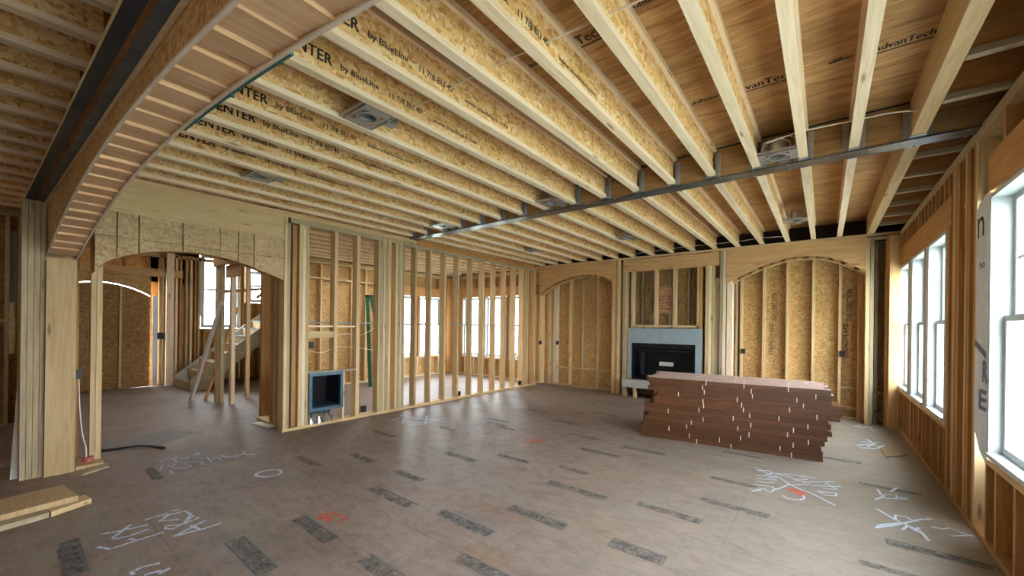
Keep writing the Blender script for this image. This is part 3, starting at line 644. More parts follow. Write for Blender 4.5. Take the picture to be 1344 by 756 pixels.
# king and jack studs
for a in ((8.74,8.78),(7.70,7.74),(6.60,6.65),(5.62,5.655),(5.575,5.615)): rx('stud','warm_z',XR,XE,a[0],a[1],.04,2.56)
for i, a in enumerate(((5.41,5.455),(5.36,5.405),(5.27,5.31),(5.22,5.262),(5.085,5.13),(4.99,5.03),(4.94,4.985),(4.89,4.935),(4.73,4.775),(4.685,4.728))):
    rx('stud',('warm_z','pine_z','warm_z','lvl_z')[i % 4],XR+(.0 if i not in (4,) else .03),XE,a[0],a[1],.04,3.045)
rx('stud','warm_z',XR,XE,4.39,4.42,.04,.60); rx('blocking','warm_y',XR+.02,XE,4.43,4.69,2.55,2.59); rx('blocking','warm_y',XR+.02,XE,5.03,5.2,2.62,2.66)
rx('blocking','warm_y',XR+.02,XE,4.43,4.69,.0,.045)
# under-window framing
for y0, y1 in ((5.66,8.74),(-.05,4.42)): rx('sill_plate','ply_y',XR-.004,XE,y0,y1,.595,.635)
for y in (8.55,8.2,7.9,7.66,7.4,7.05,6.8,6.6,6.3,5.95,5.72,4.2,3.85,3.4,3.0,2.6,2.2,1.8,1.4,1.0,.6,.2): rx('stud','warm_z',XR,XE,y-.02,y+.02,.042,.595)
# housewrap showing beside the near window, printed letters and tape
mb = MB(); mb.prism([(4.355,.60),(4.42,.62),(4.52,.66),(4.60,.74),(4.655,.80),(4.66,1.2),(4.645,1.5),(4.66,2.0),(4.63,2.3),(4.645,2.46),(4.60,2.52),(4.355,2.56)], 'x', XR-.010, XR-.005)
tag(mb.build('housewrap_sheet', M['wrap']), 'white housewrap patch with black letters beside the nearest window', 'housewrap')
hw = bpy.data.objects['housewrap_sheet']
for txt, yy, zz, l, h in (('n', 4.62, 2.26, .16, .15), ('ho', 4.56, 2.02, .13, .055), ('R', 4.46, 1.17, .10, .16), ('E', 4.54, .97, .17, .14)):
    mb = MB(); letter(mb, txt, (XR-.0115, yy, zz), (0,-1,0), (0,0,1), l, h, .004 if zz > 1.5 else .02); mb.build('printed_lettering', M['ink'] if zz > 1.5 else M['tape'], hw, False)
mb = MB(); mb.raw([(XR-.012,4.655,1.49),(XR-.012,4.38,1.40),(XR-.012,4.38,1.35),(XR-.012,4.655,1.44)], [(0,1,2,3)]); mb.build('tape_strip', M['tape'], hw, False)
# more wrap between the small windows
for i, (a, b) in enumerate(((7.60,7.69),(6.545,6.595),(8.71,8.75))):
    tag(MB().box(XR-.010, XR-.006, a, b, .64, 2.52).build('housewrap_strip', M['wrap'], None, False), f'narrow white housewrap strip beside the {["middle","nearest","farthest"][i]} of three small windows', 'housewrap')

def window(nx, X, y0, y1, z0, z1, out=1, horiz=True, muntin=False):
    """double-hung vinyl window; nx: 'x' wall of constant x (out=+1 faces +x) or 'y' wall"""
    def B(mb, d0, d1, a0, a1, c0, c1):
        d0, d1 = X+out*d0, X+out*d1
        return mb.box(d0, d1, a0, a1, c0, c1) if nx == 'x' else mb.box(a0, a1, d0, d1, c0, c1)
    ctr = (X, (y0+y1)/2, z0) if nx == 'x' else ((y0+y1)/2, X, z0)
    w = empty('window_%d' % window.n, kind='structure', loc=ctr); window.n += 1
    mb = MB(); f = .03
    B(mb,-.006,.14,y0,y0+f,z0,z1); B(mb,-.006,.14,y1-f,y1,z0,z1); B(mb,-.006,.14,y0+f,y1-f,z1-f,z1); B(mb,-.02,.14,y0+f,y1-f,z0,z0+f)
    mb.build('window_frame', M['white'], w, False)
    zm = z0+(z1-z0)*.52; s = .045
    for nm, a, b, d in (('lower_sash', z0+f, zm+.03, .06), ('upper_sash', zm-.01, z1-f, .10)):
        mb = MB(); B(mb,d,d+.035,y0+f,y0+f+s,a,b); B(mb,d,d+.035,y1-f-s,y1-f,a,b); B(mb,d,d+.035,y0+f+s,y1-f-s,b-s*.85,b); B(mb,d,d+.035,y0+f+s,y1-f-s,a,a+s*1.1)
        if nm == 'upper_sash' and muntin:
            zc = (a+b)/2; B(mb,d+.012,d+.02,y0+f+s,y1-f-s,zc-.009,zc+.009)
        o = mb.build(nm, M['white'], w, False)
        B(MB(),0,0,0,0,0,0)
        mb = MB(); g = X+out*(d+.017); ya, yb, za, zb = y0+f+s, y1-f-s, a+s, b-s*.8
        mb.raw([(g,ya,za),(g,yb,za),(g,yb,zb),(g,ya,zb)] if nx == 'x' else [(ya,g,za),(yb,g,za),(yb,g,zb),(ya,g,zb)], [(0,1,2,3) if (nx == 'y') == (out > 0) else (3,2,1,0)]); mb.build('glass', M['glass'], o, False)
    return w
window.n = 1
for i, a in enumerate(WIN): window('x', XR, a[0], a[1], a[2], a[3], 1, muntin=i > 2)
# ---------------------------------------------------------------- bright room behind the stud wall
XW, YW = -9.6, 9.05
wo = empty('wall_window_room_left', kind='structure', loc=(XW, 6, 0))
wn = empty('wall_window_room_back', kind='structure', loc=(-8, YW, 0))
def wx(name, mat, *b): return MB().box(*b).build(name, M[mat], wo, False)
def wy(name, mat, *b): return MB().box(*b).build(name, M[mat], wn, False)
LW = [(6.72,7.60,.62,2.38),(7.74,8.62,.62,2.38)]
BW = [(-9.1,-8.28,.60,2.40),(-8.14,-7.32,.60,2.40),(-7.18,-6.36,.60,2.40)]
X1 = XW-.14
wx('sheathing','osb',X1-.02,X1,3.85,6.70,0,ZT); wx('sheathing','osb',X1-.02,X1,6.70,9.3,0,.60); wx('sheathing','osb',X1-.02,X1,6.70,9.3,2.40,ZT)
wx('sheathing','osb',X1-.02,X1,8.64,9.3,.6,2.4); wx('sheathing','osb',X1-.02,X1,7.62,7.72,.6,2.4)
wx('top_plate','pine_y',X1,XW,3.8,9.05,3.0,3.04); wx('top_plate','pine_y',X1,XW,3.8,9.05,3.05,3.09); wx('bottom_plate','pine_y',X1,XW,3.8,9.05,0,.04)
wx('header','lvl_y',X1,XW,6.62,8.70,2.40,2.68); wx('sill_plate','pine_y',X1,XW,6.7,8.64,.55,.60)
for y in (6.65,6.72,7.62,7.72,8.66,8.72): wx('stud','warm_z',X1,XW,y-.022,y+.022,.04,2.40 if 6.7<y<8.6 else 3.0)
for y in (6.8,7.2,7.67,8.1,8.5): wx('cripple','warm_z',X1,XW,y-.02,y+.02,2.68,3.0); wx('cripple','pine_z',X1,XW,y-.02,y+.02,.04,.55)
for y in (3.83,4.2,4.3,4.75,5.15,5.55,5.6,5.95,6.3): wx('stud','pine_z',X1,XW,y-.02,y+.02,.04,3.0)
wx('blocking','pine_y',X1+.02,XW,3.8,6.5,2.62,2.66)
for a,b in ((8.74,8.86),(8.87,8.99)): wx('corner_post','lvl_z',XW-.02,XW+.10,a,b,0,3.0)
Y1 = YW+.14
wy('sheathing','osb',-9.76,-6.0,Y1,Y1+.02,0,.58); wy('sheathing','osb',-9.76,-6.0,Y1,Y1+.02,2.42,ZT); wy('sheathing','osb',-9.76,-9.12,Y1,Y1+.02,.58,2.42); wy('sheathing','osb',-6.34,-6.0,Y1,Y1+.02,.58,2.42)
wy('sheathing','osb',-8.26,-8.16,Y1,Y1+.02,.58,2.42); wy('sheathing','osb',-7.30,-7.20,Y1,Y1+.02,.58,2.42)
wy('top_plate','pine_x',-9.6,-6.16,YW,Y1,3.0,3.04); wy('top_plate','pine_x',-9.6,-6.16,YW,Y1,3.05,3.09); wy('bottom_plate','pine_x',-9.6,-6.16,YW,Y1,0,.04)
wy('header','lvl_x',-9.18,-6.28,YW,Y1,2.43,2.70); wy('sill_plate','pine_x',-9.12,-6.3,YW,Y1,.54,.58)
for x in (-9.55,-9.16,-8.25,-8.17,-7.29,-7.21,-6.33,-6.25): wy('stud','warm_z',x-.02,x+.02,YW,Y1,.04,2.42)
for x in (-9.0,-8.6,-8.2,-7.8,-7.4,-7.0,-6.6): wy('cripple','warm_z',x-.02,x+.02,YW,Y1,2.70,3.0); wy('cripple','pine_z',x-.02,x+.02,YW,Y1,.04,.54)
for a in LW: window('x', XW, a[0], a[1], a[2], a[3], -1)
for a in BW: window('y', YW, a[0], a[1], a[2], a[3], 1)

# ---------------------------------------------------------------- hall and stair behind the arched opening
wf = empty('wall_foyer_far', kind='structure', loc=(-12.6, 2, 0))
def fx(name, mat, *b): return MB().box(*b).build(name, M[mat], wf, False)
XF = -12.6
arcF = [(.45,2.12),(.62,2.24),(.85,2.34),(1.1,2.40),(1.38,2.415),(1.6,2.385),(1.85,2.31),(2.05,2.21),(2.16,2.14)]
MB().prism(arcF+[(2.16,2.62),(.45,2.62)], 'x', XF-.02, XF).build('arched_header', M['osb'], wf)
MB().prism([(y, z-.016) for y, z in arcF]+[(2.15,.006),(1.7,.0),(.45,.0)], 'x', XF-.03, XF-.012).build('door_infill_panel', M['osb_dark'], wf)
fx('stud','pine_z',XF-.01,XF+.05,1.62,1.66,.04,2.34)
fx('header','ply_y',XF,XF+.04,.3,2.75,2.62,2.80)
fx('sheathing','osb',XF-.16,XF-.14,-3.6,.46,0,ZT); fx('sheathing','osb',XF-.16,XF-.14,-3.6,3.12,2.5,ZT); fx('sheathing','osb',XF-.16,XF-.14,2.17,3.12,0,ZT)
fx('sheathing','osb',XF-.16,XF-.14,3.12,6.0,0,1.38); fx('sheathing','osb',XF-.16,XF-.14,3.12,6.0,3.3,ZT); fx('sheathing','osb',XF-.16,XF-.14,3.98,4.1,1.38,3.3); fx('sheathing','osb',XF-.16,XF-.14,4.75,6.0,1.38,3.3); fx('sheathing','osb',XF-.16,XF-.14,4.1,4.75,1.38,2.1)
for y in (-2.6,-2.2,-1.8,-1.4,-1.0,-.6,-.2,.2,.42): fx('stud','warm_z',XF-.14,XF,y-.02,y+.02,.04,3.1)
for y in (.9,1.3,1.7,2.1): fx('cripple','warm_z',XF-.14,XF,y-.02,y+.02,2.80,3.1)
fx('housewrap_strip','wrap',XF+.04,XF+.06,2.19,2.285,.04,2.15)
fx('stud','flange_z',XF+.06,XF+.16,2.42,2.56,0,3.2)
for i, y in enumerate((2.33,2.38,2.64,2.72,2.84,2.93,3.02,3.09,4.0,4.08,4.16,4.8,5.1,5.4)): fx('stud',('warm_z','pine_z','flange_z')[i % 3],XF-.14,XF,y-.02,y+.02,.04,3.2)
for y in (3.2,3.4,3.6,3.8,4.25,4.45,4.65): fx('stud','warm_z',XF-.14,XF,y-.02,y+.02,.04,1.36 if y < 4 else 2.06)
fx('top_plate','pine_y',XF-.14,XF,-3,6,3.1,3.18); fx('sill_plate','pine_y',XF-.14,XF,3.12,3.98,1.34,1.38); fx('sill_plate','pine_y',XF-.14,XF,4.1,4.75,2.06,2.1)
fx('housewrap_strip','wrap',XF-.02,XF,3.10,3.20,1.7,3.2)
window('x', XF, 3.14, 3.96, 1.40, 3.28, -1); window('x', XF, 4.22, 4.72, 2.12, 2.98, -1)
for i, (p, q) in enumerate((((-11.6,3.20,1.25),(-11.6,3.27,2.30)),((-11.6,3.25,2.28),(-11.6,4.6,2.50)),((-11.9,4.15,2.2),(-11.9,4.75,2.75)))):
    MB().beam(p, q, .07, .04, (1,0,0)).build('handrail_brace', M['warm_z'], wf)
# ragged row of posts running back from the opening
wh = empty('wall_hall', kind='structure', loc=(-7.5, 2.7, 0))
def hx(name, mat, *b): return MB().box(*b).build(name, M[mat], wh, False)
for x0, x1, y0, m, z1 in ((-6.33,-6.28,2.50,'pine_z',2.9),(-6.40,-6.345,2.50,'grey_z',2.9),(-6.50,-6.43,2.50,'pine_z',2.9),(-6.62,-6.58,2.50,'warm_z',2.9),
        (-7.40,-7.32,2.64,'warm_z',2.9),(-8.80,-8.75,2.645,'flange_z',2.62),(-8.86,-8.81,2.64,'pine_z',2.62),
        (-9.24,-9.19,2.57,'pine_z',2.9),(-9.30,-9.25,2.56,'pine_z',2.9),(-9.36,-9.31,2.55,'pine_z',2.9),(-9.18,-9.12,2.58,'grey_z',2.9)):
    hx('post', m, x0, x1, y0, y0+(.14 if x0 > -8 else .06), 0, z1)
hx('post','pine_z',-9.30,-9.22,3.05,3.11,0,2.9)
hx('header','warm_x',-9.4,-6.2,2.52,2.58,2.62,2.92); hx('top_plate','pine_x',-9.45,-6.16,2.50,2.70,2.92,3.0); hx('ply_gusset','ply_x',-8.95,-8.2,2.60,2.62,2.38,2.62)
hx('bottom_plate','pine_x',-7.1,-6.16,2.50,2.64,0,.04)
# leaning braces
tag(MB().beam((-9.75,2.28,0),(-9.15,2.60,1.95),.10,.045,(0,1,0)).build('leaning_board', M['whiteboard']), 'pale board leaning against the hall posts seen through arched opening', 'board')
tag(MB().beam((-9.7,2.50,0),(-9.45,2.95,1.85),.07,.04,(0,1,0)).build('leaning_board', M['warm_z']), 'thin brown stick leaning behind the pale leaning board', 'board')
# stair
st = empty('staircase', 'rough wooden staircase rising behind the hall posts', 'staircase', kind='thing', loc=(-11.9, 3.2, 0))
for i in range(9):
    y = 2.60+i*.235; z = .20*(i+1)
    wide = 1.15 if i > 1 else 1.3
    if i > 0: MB().box(-12.45, -12.45+wide, y-.02, y+.26, z-.03, z).build('tread', M['cement'] if i > 3 else M['pine_x'], st, False)
    MB().box(-12.45, -12.45+wide, y-.01, y+.01, z-.20, z-.03).build('riser', M['ply_x'], st, False)
for x in (-12.46, -11.18):
    MB().prism([(2.58,0),(2.58,.24),(4.75,2.06),(4.75,1.62),(3.15,.30),(2.90,0)], 'x', x, x+.045).build('stringer', M['grey_y'] if x > -12 else M['whiteboard'], st)
MB().box(-12.42,-11.2,2.585,2.60,0,.17).build('base_board', M['pine_x'], st, False)
# back of the stair hall
wq = MB().box(-12.6,-9.7,6.0,6.02,0,ZT).build('wall_stair_back', M['osb'], None, False); tag(wq, kind='structure')
wq2 = MB().box(-12.6,-9.76,4.9,4.92,0,ZT).build('wall_stair_side', M['osb'], None, False); tag(wq2, kind='structure')
# dark room on the camera's left
wd_ = empty('wall_left_room', kind='structure', loc=(-9.3,-1,0))
def dx(name, mat, *b): return MB().box(*b).build(name, M[mat], wd_, False)
dx('sheathing','osb',-9.46,-9.44,-3.6,.055,0,ZT); dx('sheathing','osb',-9.46,-9.44,.125,.30,0,ZT); dx('sheathing','osb',-9.46,-9.44,.055,.125,0,1.05); dx('sheathing','osb',-9.46,-9.44,.055,.125,2.85,ZT)
dx('sheathing','osb',-9.44,-6.4,.30,.315,2.5,ZT)
for y in (-2.4,-2.0,-1.6,-1.2,-.8,-.4,-.12,.03,.15,.27): dx('stud','grey_z',-9.44,-9.30,y-.02,y+.02,.04,3.05)
dx('top_plate','grey_y',-9.44,-9.3,-3.6,.3,3.05,3.12); dx('bottom_plate','grey_y',-9.44,-9.3,-3.6,.3,0,.04); dx('blocking','pine_y',-9.34,-9.29,-3,.12,1.50,1.545)
dx('housewrap_strip','wrap',-9.435,-9.43,.055,.122,1.8,2.85)
dx('bottom_plate','grey_y',-6.86,-6.72,-3.0,.25,0,.045)
MB().box(-9.44,-6.4,.31,.33,0,3.1).build('wall_left_room_side', M['osb'], None, False)
tag(bpy.data.objects['wall_left_room_side'], kind='structure')
# south side of the big room, behind the camera
ws = empty('wall_rear', kind='structure', loc=(-2.5,-3.5,0))
for b in ((-13,1.1,-3.6,-3.58,0,ZT),): MB().box(*b).build('sheathing', M['osb'], ws, False)
for x in (-5.2,-3.6,-2.0,-.5,1.0): MB().box(x-.05,x+.05,-3.58,-3.44,0,3.05).build('stud', M['pine_z'], ws, False)

# ---------------------------------------------------------------- fireplace
fp = empty('fireplace', 'wide black fireplace in a grey surround set in the stud wall', 'fireplace', kind='thing', loc=(-2.72, YB, 0))
mb = MB(); y0, y1 = YB-.03, YB-.012
mb.box(-3.50,-1.95,y0,y1,1.20,1.53).box(-3.50,-3.405,y0,y1,.40,1.20).box(-2.075,-1.95,y0,y1,.40,1.20)
mb.build('surround', M['cement'], fp, False)
mb = MB(); a, b, c, d = -3.405, -2.075, .40, 1.20
mb.box(a,b,YB+.28,YB+.29,c,d).box(a-.01,a,YB-.012,YB+.29,c,d).box(b,b+.01,YB-.012,YB+.29,c,d).box(a,b,YB-.012,YB+.29,d-.01,d).box(a,b,YB-.012,YB+.29,c,c+.01)
mb.box(a,b,YB-.034,YB-.02,1.10,1.20).box(a,a+.03,YB-.034,YB-.02,c,1.10).box(b-.03,b,YB-.034,YB-.02,c,1.10)
mb.build('firebox', M['black'], fp, False)
MB().box(-3.32,-2.17,YB-.038,YB-.034,1.035,1.06).build('trim_bar', M['steel'], fp, False)
MB().box(-3.25,-3.2,YB+.1,YB+.24,.5,.98).build('inner_panel', M['steel'], fp, False)
MB().box(-3.55,-1.9,8.52,YB-.012,.225,.385).build('hearth', M['hearth'], fp, False)
for x in (-3.50,-3.28,-2.8,-2.3,-1.95): MB().box(x-.03,x+.03,8.56,8.66,0,.225).build('hearth_leg', M['pine_z'] if x != -3.5 else M['grey_z'], fp, False)
tag(MB().box(-2.82,-2.55,8.80,8.90,.72,.80).build('wood_block', M['hearth']), 'pale block lying in front of the black firebox opening', 'block')

pt = MB().box(-2.92,-2.50,YB+.095,YB+.11,1.85,2.42).build('strand_board_patch', M['osb_red']); tag(pt, 'reddish strand-board square with printed writing above the fireplace', 'panel')
for k, (txt, h) in enumerate((('APA', .05), ('RATED', .04), ('SHEATHING', .035), ('24/16  7/16', .03), ('EXPOSURE 1', .03))):
    mb = MB(); letter(mb, txt, (-2.86, YB+.093, 2.20-.065*k), (1,0,0), (0,0,1), .28, h, .003); mb.build('printed_lettering', M['ink_brown'], pt, False)
# red spray dots on the post left of the fireplace
for z, l in ((1.00,.03),(.50,.09)):
    MB().box(-3.61-l/2,-3.61+l/2,YB-.003,YB-.001,z-.012,z+.012).build('red_mark', M['paint_red'], wb, False)

# ---------------------------------------------------------------- small metal firebox in the left stud wall
fb = empty('metal_firebox', 'square dark blue-grey metal box with black inside, low in the stud wall', 'firebox', kind='thing', loc=(XL, 3.06, .2))
a, b, c, d = 2.80, 3.33, .225, .80; f = .045
def ringbox(x0, x1): return MB().box(x0,x1,a,a+f,c,d).box(x0,x1,b-f,b,c,d).box(x0,x1,a+f,b-f,d-f,d).box(x0,x1,a+f,b-f,c,c+f)
ringbox(XL-.02, XL+.035).build('face_frame', M['bluebox'], fb, False)
MB().box(XL-.46,XL-.45,a+.02,b-.02,c+.02,d-.02).box(XL-.45,XL-.02,a+.02,a+.03,c+.02,d-.02).box(XL-.45,XL-.02,b-.03,b-.02,c+.02,d-.02).box(XL-.45,XL-.02,a+.02,b-.02,d-.04,d-.03).build('firebox', M['black'], fb, False)
MB().box(XL-.45,XL-.02,a+.03,b-.03,c+.01,c+.05).build('tray', M['bluebox'], fb, False)
mb = MB(); nx, ny = 12, 22; V = []
for i in range(nx+1):
    for j in range(ny+1):
        yy = 2.80+.36*j/ny; xx = XL+.015-.40*i/nx; zz = .055+.18*min(1, i/2.5)+random.uniform(-.016,.016)
        V.append((xx+random.uniform(-.008,.008), yy, zz))
mb.raw(V, [(i*(ny+1)+j, i*(ny+1)+j+1, (i+1)*(ny+1)+j+1, (i+1)*(ny+1)+j) for i in range(nx) for j in range(ny)])
tag(mb.build('foil_sheet', M['foil'], None, False), 'crumpled silver foil sheet under the square metal firebox', 'foil')
bpy.data.objects['foil_sheet'].location = (.03,0,0)

# ---------------------------------------------------------------- stack of flooring bundles
mb = MB(); L = 2.06; W = .128; H = .0585
for k in range(4): mb.box(0, L, .001*(k % 2), W-.002, H/4*k+.0012, H/4*(k+1)-.0006)
bund = mb.mesh('flooring_bundle', M['flooring'])
btop = mb.mesh('flooring_bundle', M['flooring']); btop.materials.append(M['flooring_top'])
btop.polygons[-5].material_index = 1  # top face paler: window light painted into its colour
def strapmesh(wide=False):
    m = MB(); t = .002; w = .009
    m.box(0,w,-t,0,0,H+t).box(0,w,-t,W+t,H,H+t).box(0,w,W,W+t,0,H+t)
    return m.mesh('strap', M['strap'])
sm = strapmesh()
rs = random.Random(11); NL, NR = 14, 8
a0 = math.atan2(.25, 1.96)
for l in range(NL):
    for r in range(NR):
        ox = rs.uniform(-.045,.045)+(-.07 if l > 10 else 0)+(.03 if l in (9,10) else 0)+(-.05 if l < 5 else 0)+(.14 if l >= 8 else 0)*.6
        if l == 13 and r > 6: continue
        oy = rs.uniform(-.004,.004)
        px = -1.99+ox*math.cos(a0)-(r*W+oy)*math.sin(a0); py = 5.66+ox*math.sin(a0)+(r*W+oy)*math.cos(a0)
        face = 'front row' if r == 0 else f'{ORD[r+1]} row back'
        o = put(btop if l >= 12 else bund, 'flooring_bundle', None, (px, py, l*(H+.002)), a0)
        tag(o, f'red-brown flooring bundle in the {ORD[l+1]} layer up, {face} of the strapped stack', 'lumber bundle', 'strapped red-brown flooring bundles')
        for q in (rs.uniform(.25,.75), rs.uniform(.95,1.3), rs.uniform(1.55,1.95)):
            if r == 0 or l == NL-1 or rs.random() < .15: put(sm, 'strap', o, (q, 0, 0))

# ---------------------------------------------------------------- boards and scraps on the floor
def slab(pts, z0, z1, name, mat, label, cat):
    o = MB().prism(pts, 'z', z0, z1).build(name, M[mat]); tag(o, label, cat); return o
slab([(-5.08,-1.4),(-4.60,-1.4),(-4.90,.40),(-5.32,.34)], .042, .085, 'laminated_board', 'pier', 'thick wide laminated board lying on top of two boards by the pier', 'board')
slab([(-4.55,-1.3),(-4.42,-1.3),(-4.775,.235),(-4.90,.225)], 0, .04, 'floor_board', 'grey_y', 'lower pale board on the floor, longer piece under the laminated board', 'board')
slab([(-4.772,.245),(-4.885,.475),(-5.03,.45),(-4.91,.225)], 0, .04, 'floor_board', 'pine_y', 'short pale board piece ending past the laminated board', 'board')
slab([(-5.90,.42),(-5.80,.50),(-5.93,.70),(-6.08,.70)], .001, .02, 'wood_offcut', 'grey_y', 'thin weathered offcut on the floor beside the pier', 'offcut')
slab([(-6.80,2.32),(-6.42,2.40),(-6.42,2.50),(-6.80,2.46)], .001, .025, 'wood_offcut', 'whiteboard', 'pale flat scrap board on the floor by the opening post', 'offcut')
slab([(.585,7.02),(.60,6.62),(.82,6.92),(.76,7.20)], .001, .012, 'board_scrap', 'card', 'thin brown board scrap on the floor by the small windows', 'scrap')
mb = MB(); mb.tube([(-6.72,.70,.012),(-6.66,.86,.012),(-6.60,1.05,.014),(-6.48,1.14,.012),(-6.30,1.22,.01)], .018, 6)  # black bar stands in for the dark gap under a raised floor sheet
tag(mb.build('rubber_strip', M['blackplastic']), 'thin black rubber strip lying across the opening floor', 'strip')
slab([(-6.75,.76),(-6.45,1.13),(-6.9,1.65),(-7.3,1.5),(-7.2,.8)], .001, .010, 'paper_sheet', 'greysheet', 'flat grey sheet on the floor behind the black strip', 'sheet')
tag(MB().beam((-6.17,.075,0),(-6.95,.19,2.3),.02,.05,(0,1,0)).build('leaning_board', M['whiteboard']), 'pale narrow board leaning beside the post under the dark girder', 'board')

# ---------------------------------------------------------------- green stepladder
ld = empty('stepladder', 'green stepladder standing behind the stud wall', 'ladder', kind='thing', loc=(-9.1, 5.9, 0))
def LP(s, t_, side):   # side 0 front frame, 1 rear frame
    cx, cy = (-9.0-.03*t_, 5.72-.09*t_) if side == 0 else (-8.8-.17*t_, 6.17-.48*t_)
    w_ = (.25-.10*t_)*s
    return (cx-.845*w_, cy+.535*w_, 2.22*t_)
for side in (0, 1):
    for s in (-1, 1): MB().beam(LP(s,0,side), LP(s,1,side), .085, .035, (-.845,.535,0)).build('rail', M['green'], ld)
for k in range(1, 8):
    MB().beam(LP(-1,k/8,0), LP(1,k/8,0), .08, .025).build('step', M['galv'] , ld)
for k in (2, 5): MB().beam(LP(-1,k/8,1), LP(1,k/8,1), .03, .02).build('cross_brace', M['green'], ld)
MB().beam((-8.85,5.57,2.24),(-9.13,5.75,2.24),.20,.05).build('top_cap', M['blackplastic'], ld)

# ---------------------------------------------------------------- recessed light housings, boxes and cables
plate = MB(); plate.ring((0,0,0), .062, .092, .012); 
for s in (-1, 1):
    plate.box(-.165,.165,s*.085,s*.115,.002,.006)
plate.box(-.165,-.088,-.085,.085,.002,.006).box(.088,.165,-.085,.085,.002,.006)
plate = plate.mesh('mounting_plate', M['galv'])
can = MB().ring((0,0,.012), .058, .066, .11).cyl((0,0,.115), .066, .008).mesh('can', M['galv'])
bars = MB()
bars.box(-.175,.175,-.006,.006,.006,.024)
bars = bars.mesh('hanger_bar', M['galv'])
jb = MB().box(.0,.07,.13,.22,.0,.09).mesh('junction_box', M['galv'])
LXY = [(-2.785,1.72,'near the arched beam, second from it'),(-4.86,1.72,'near the arched beam, farthest along'),(-4.86,4.36,'at the stud wall end of the steel beam'),
       (-2.78,4.36,'just before the steel beam, mid room'),(-4.86,6.95,'beyond the steel beam, above the stud wall end'),(-2.78,6.87,'beyond the steel beam, mid room'),
       (-.355,4.40,'by the steel beam with coiled cream cables'),(-.355,7.15,'near the right arch with coiled cream cables')]
LZ = 3.135
lights = []
for i, (x, y, where) in enumerate(LXY):
    t = empty('light_housing', f'round metal recessed light housing {where}', 'light fixture', 'recessed light housings between the joists', loc=(x, y, LZ))
    put(plate, 'mounting_plate', t); put(can, 'can', t); put(bars, 'hanger_bar', t, (0,.135,0)); put(bars, 'hanger_bar', t, (0,-.135,0)); put(jb, 'junction_box', t)
    lights.append(t)
def coil(cx, cy, cz, seed, n=4):
    r_ = random.Random(seed); out = []
    for k in range(n):
        pts = []; R_ = r_.uniform(.05,.11); ox = r_.uniform(-.04,.04)
        for q in range(13):
            a = -.5+q*(2*PI*.8)/12
            pts.append((cx+ox+R_*1.2*math.cos(a), cy+r_.uniform(-.03,.03)+k*.012, cz+.10+R_*.8*math.sin(a)))
        out.append(pts)
    return out
for i, (x, y) in ((6, (-.355,4.40)), (7, (-.355,7.15))):
    mb = MB()
    for p in coil(x, y+.02, 3.15, i): mb.tube(p, .005, 5)
    tag(mb.build('cable_coil', M['cable']), ('coil of cream cable above the light housing by the steel beam' if i == 6 else 'coil of cream cable hanging near the right arch'), 'cable')
def cable(pts, label, r=.005, mat='cable'):
    # smooth
    out = []
    for k in range(len(pts)-1):
        p0 = Vector(pts[max(k-1,0)]); p1 = Vector(pts[k]); p2 = Vector(pts[k+1]); p3 = Vector(pts[min(k+2,len(pts)-1)])
        for s in range(6):
            t_ = s/6; out.append(.5*((2*p1)+(p2-p0)*t_+(2*p0-5*p1+4*p2-p3)*t_*t_+(3*p1-p0-3*p2+p3)*t_**3))
    out.append(Vector(pts[-1]))
    return tag(MB().tube(out, r, 6).build('cable', M[mat]), label, 'cable')
cable([(-3.0,1.99,3.24),(-2.2,1.97,3.25),(-1.5,1.985,3.25),(-.8,2.03,3.25),(.15,2.05,3.24)], 'thin cream cable strung through the joist webs ahead of the steel beam')
cable([(-.42,4.1,3.17),(-.17,4.10,3.20),(.185,4.14,3.205),(.40,4.20,3.22),(.58,4.25,3.20)], 'cream cable running from the coil to the window-side joist')
cable([(-3.3,8.6,3.17),(-2.3,8.58,3.20),(-1.4,8.5,3.18),(-.9,8.45,3.19),(-.55,8.4,3.16)], 'pale cable crossing the joists just before the fireplace wall')
cable([(-6.10,2.8,1.14),(-6.10,3.05,1.10),(-6.10,3.3,1.18),(-6.10,3.6,1.15),(-6.12,3.95,1.10)], 'white cable sagging above the small metal firebox')
cable([(-6.10,3.25,1.36),(-6.12,3.45,1.385),(-6.12,3.7,1.36),(-6.12,4.0,1.50)], 'white cable looping between studs left of the green stepladder')
cable([(-6.22,.50,.95),(-6.22,.51,.6),(-6.20,.53,.34),(-6.19,.555,.2),(-6.19,.56,.09)], 'white cable hanging into the pink-red box by the pier')
cable([(-1.31,9.05,1.06),(-1.30,9.05,.9),(-1.31,9.05,.5),(-1.31,9.05,.3)], 'white cable dropping from the outlet box left in the right arch')
tag(MB().tube([(-6.175,2.8,1.56),(-6.175,8.7,1.56)], .011, 8).build('water_pipe', M['cement']), 'thin grey pipe running level behind the stud wall studs', 'pipe')
rb = tag(MB().cyl((-6.19,.57,.041), .045, .05, n=12).build('red_box', M['redbox']), 'small pink-red round box on the plate by the pier', 'box')
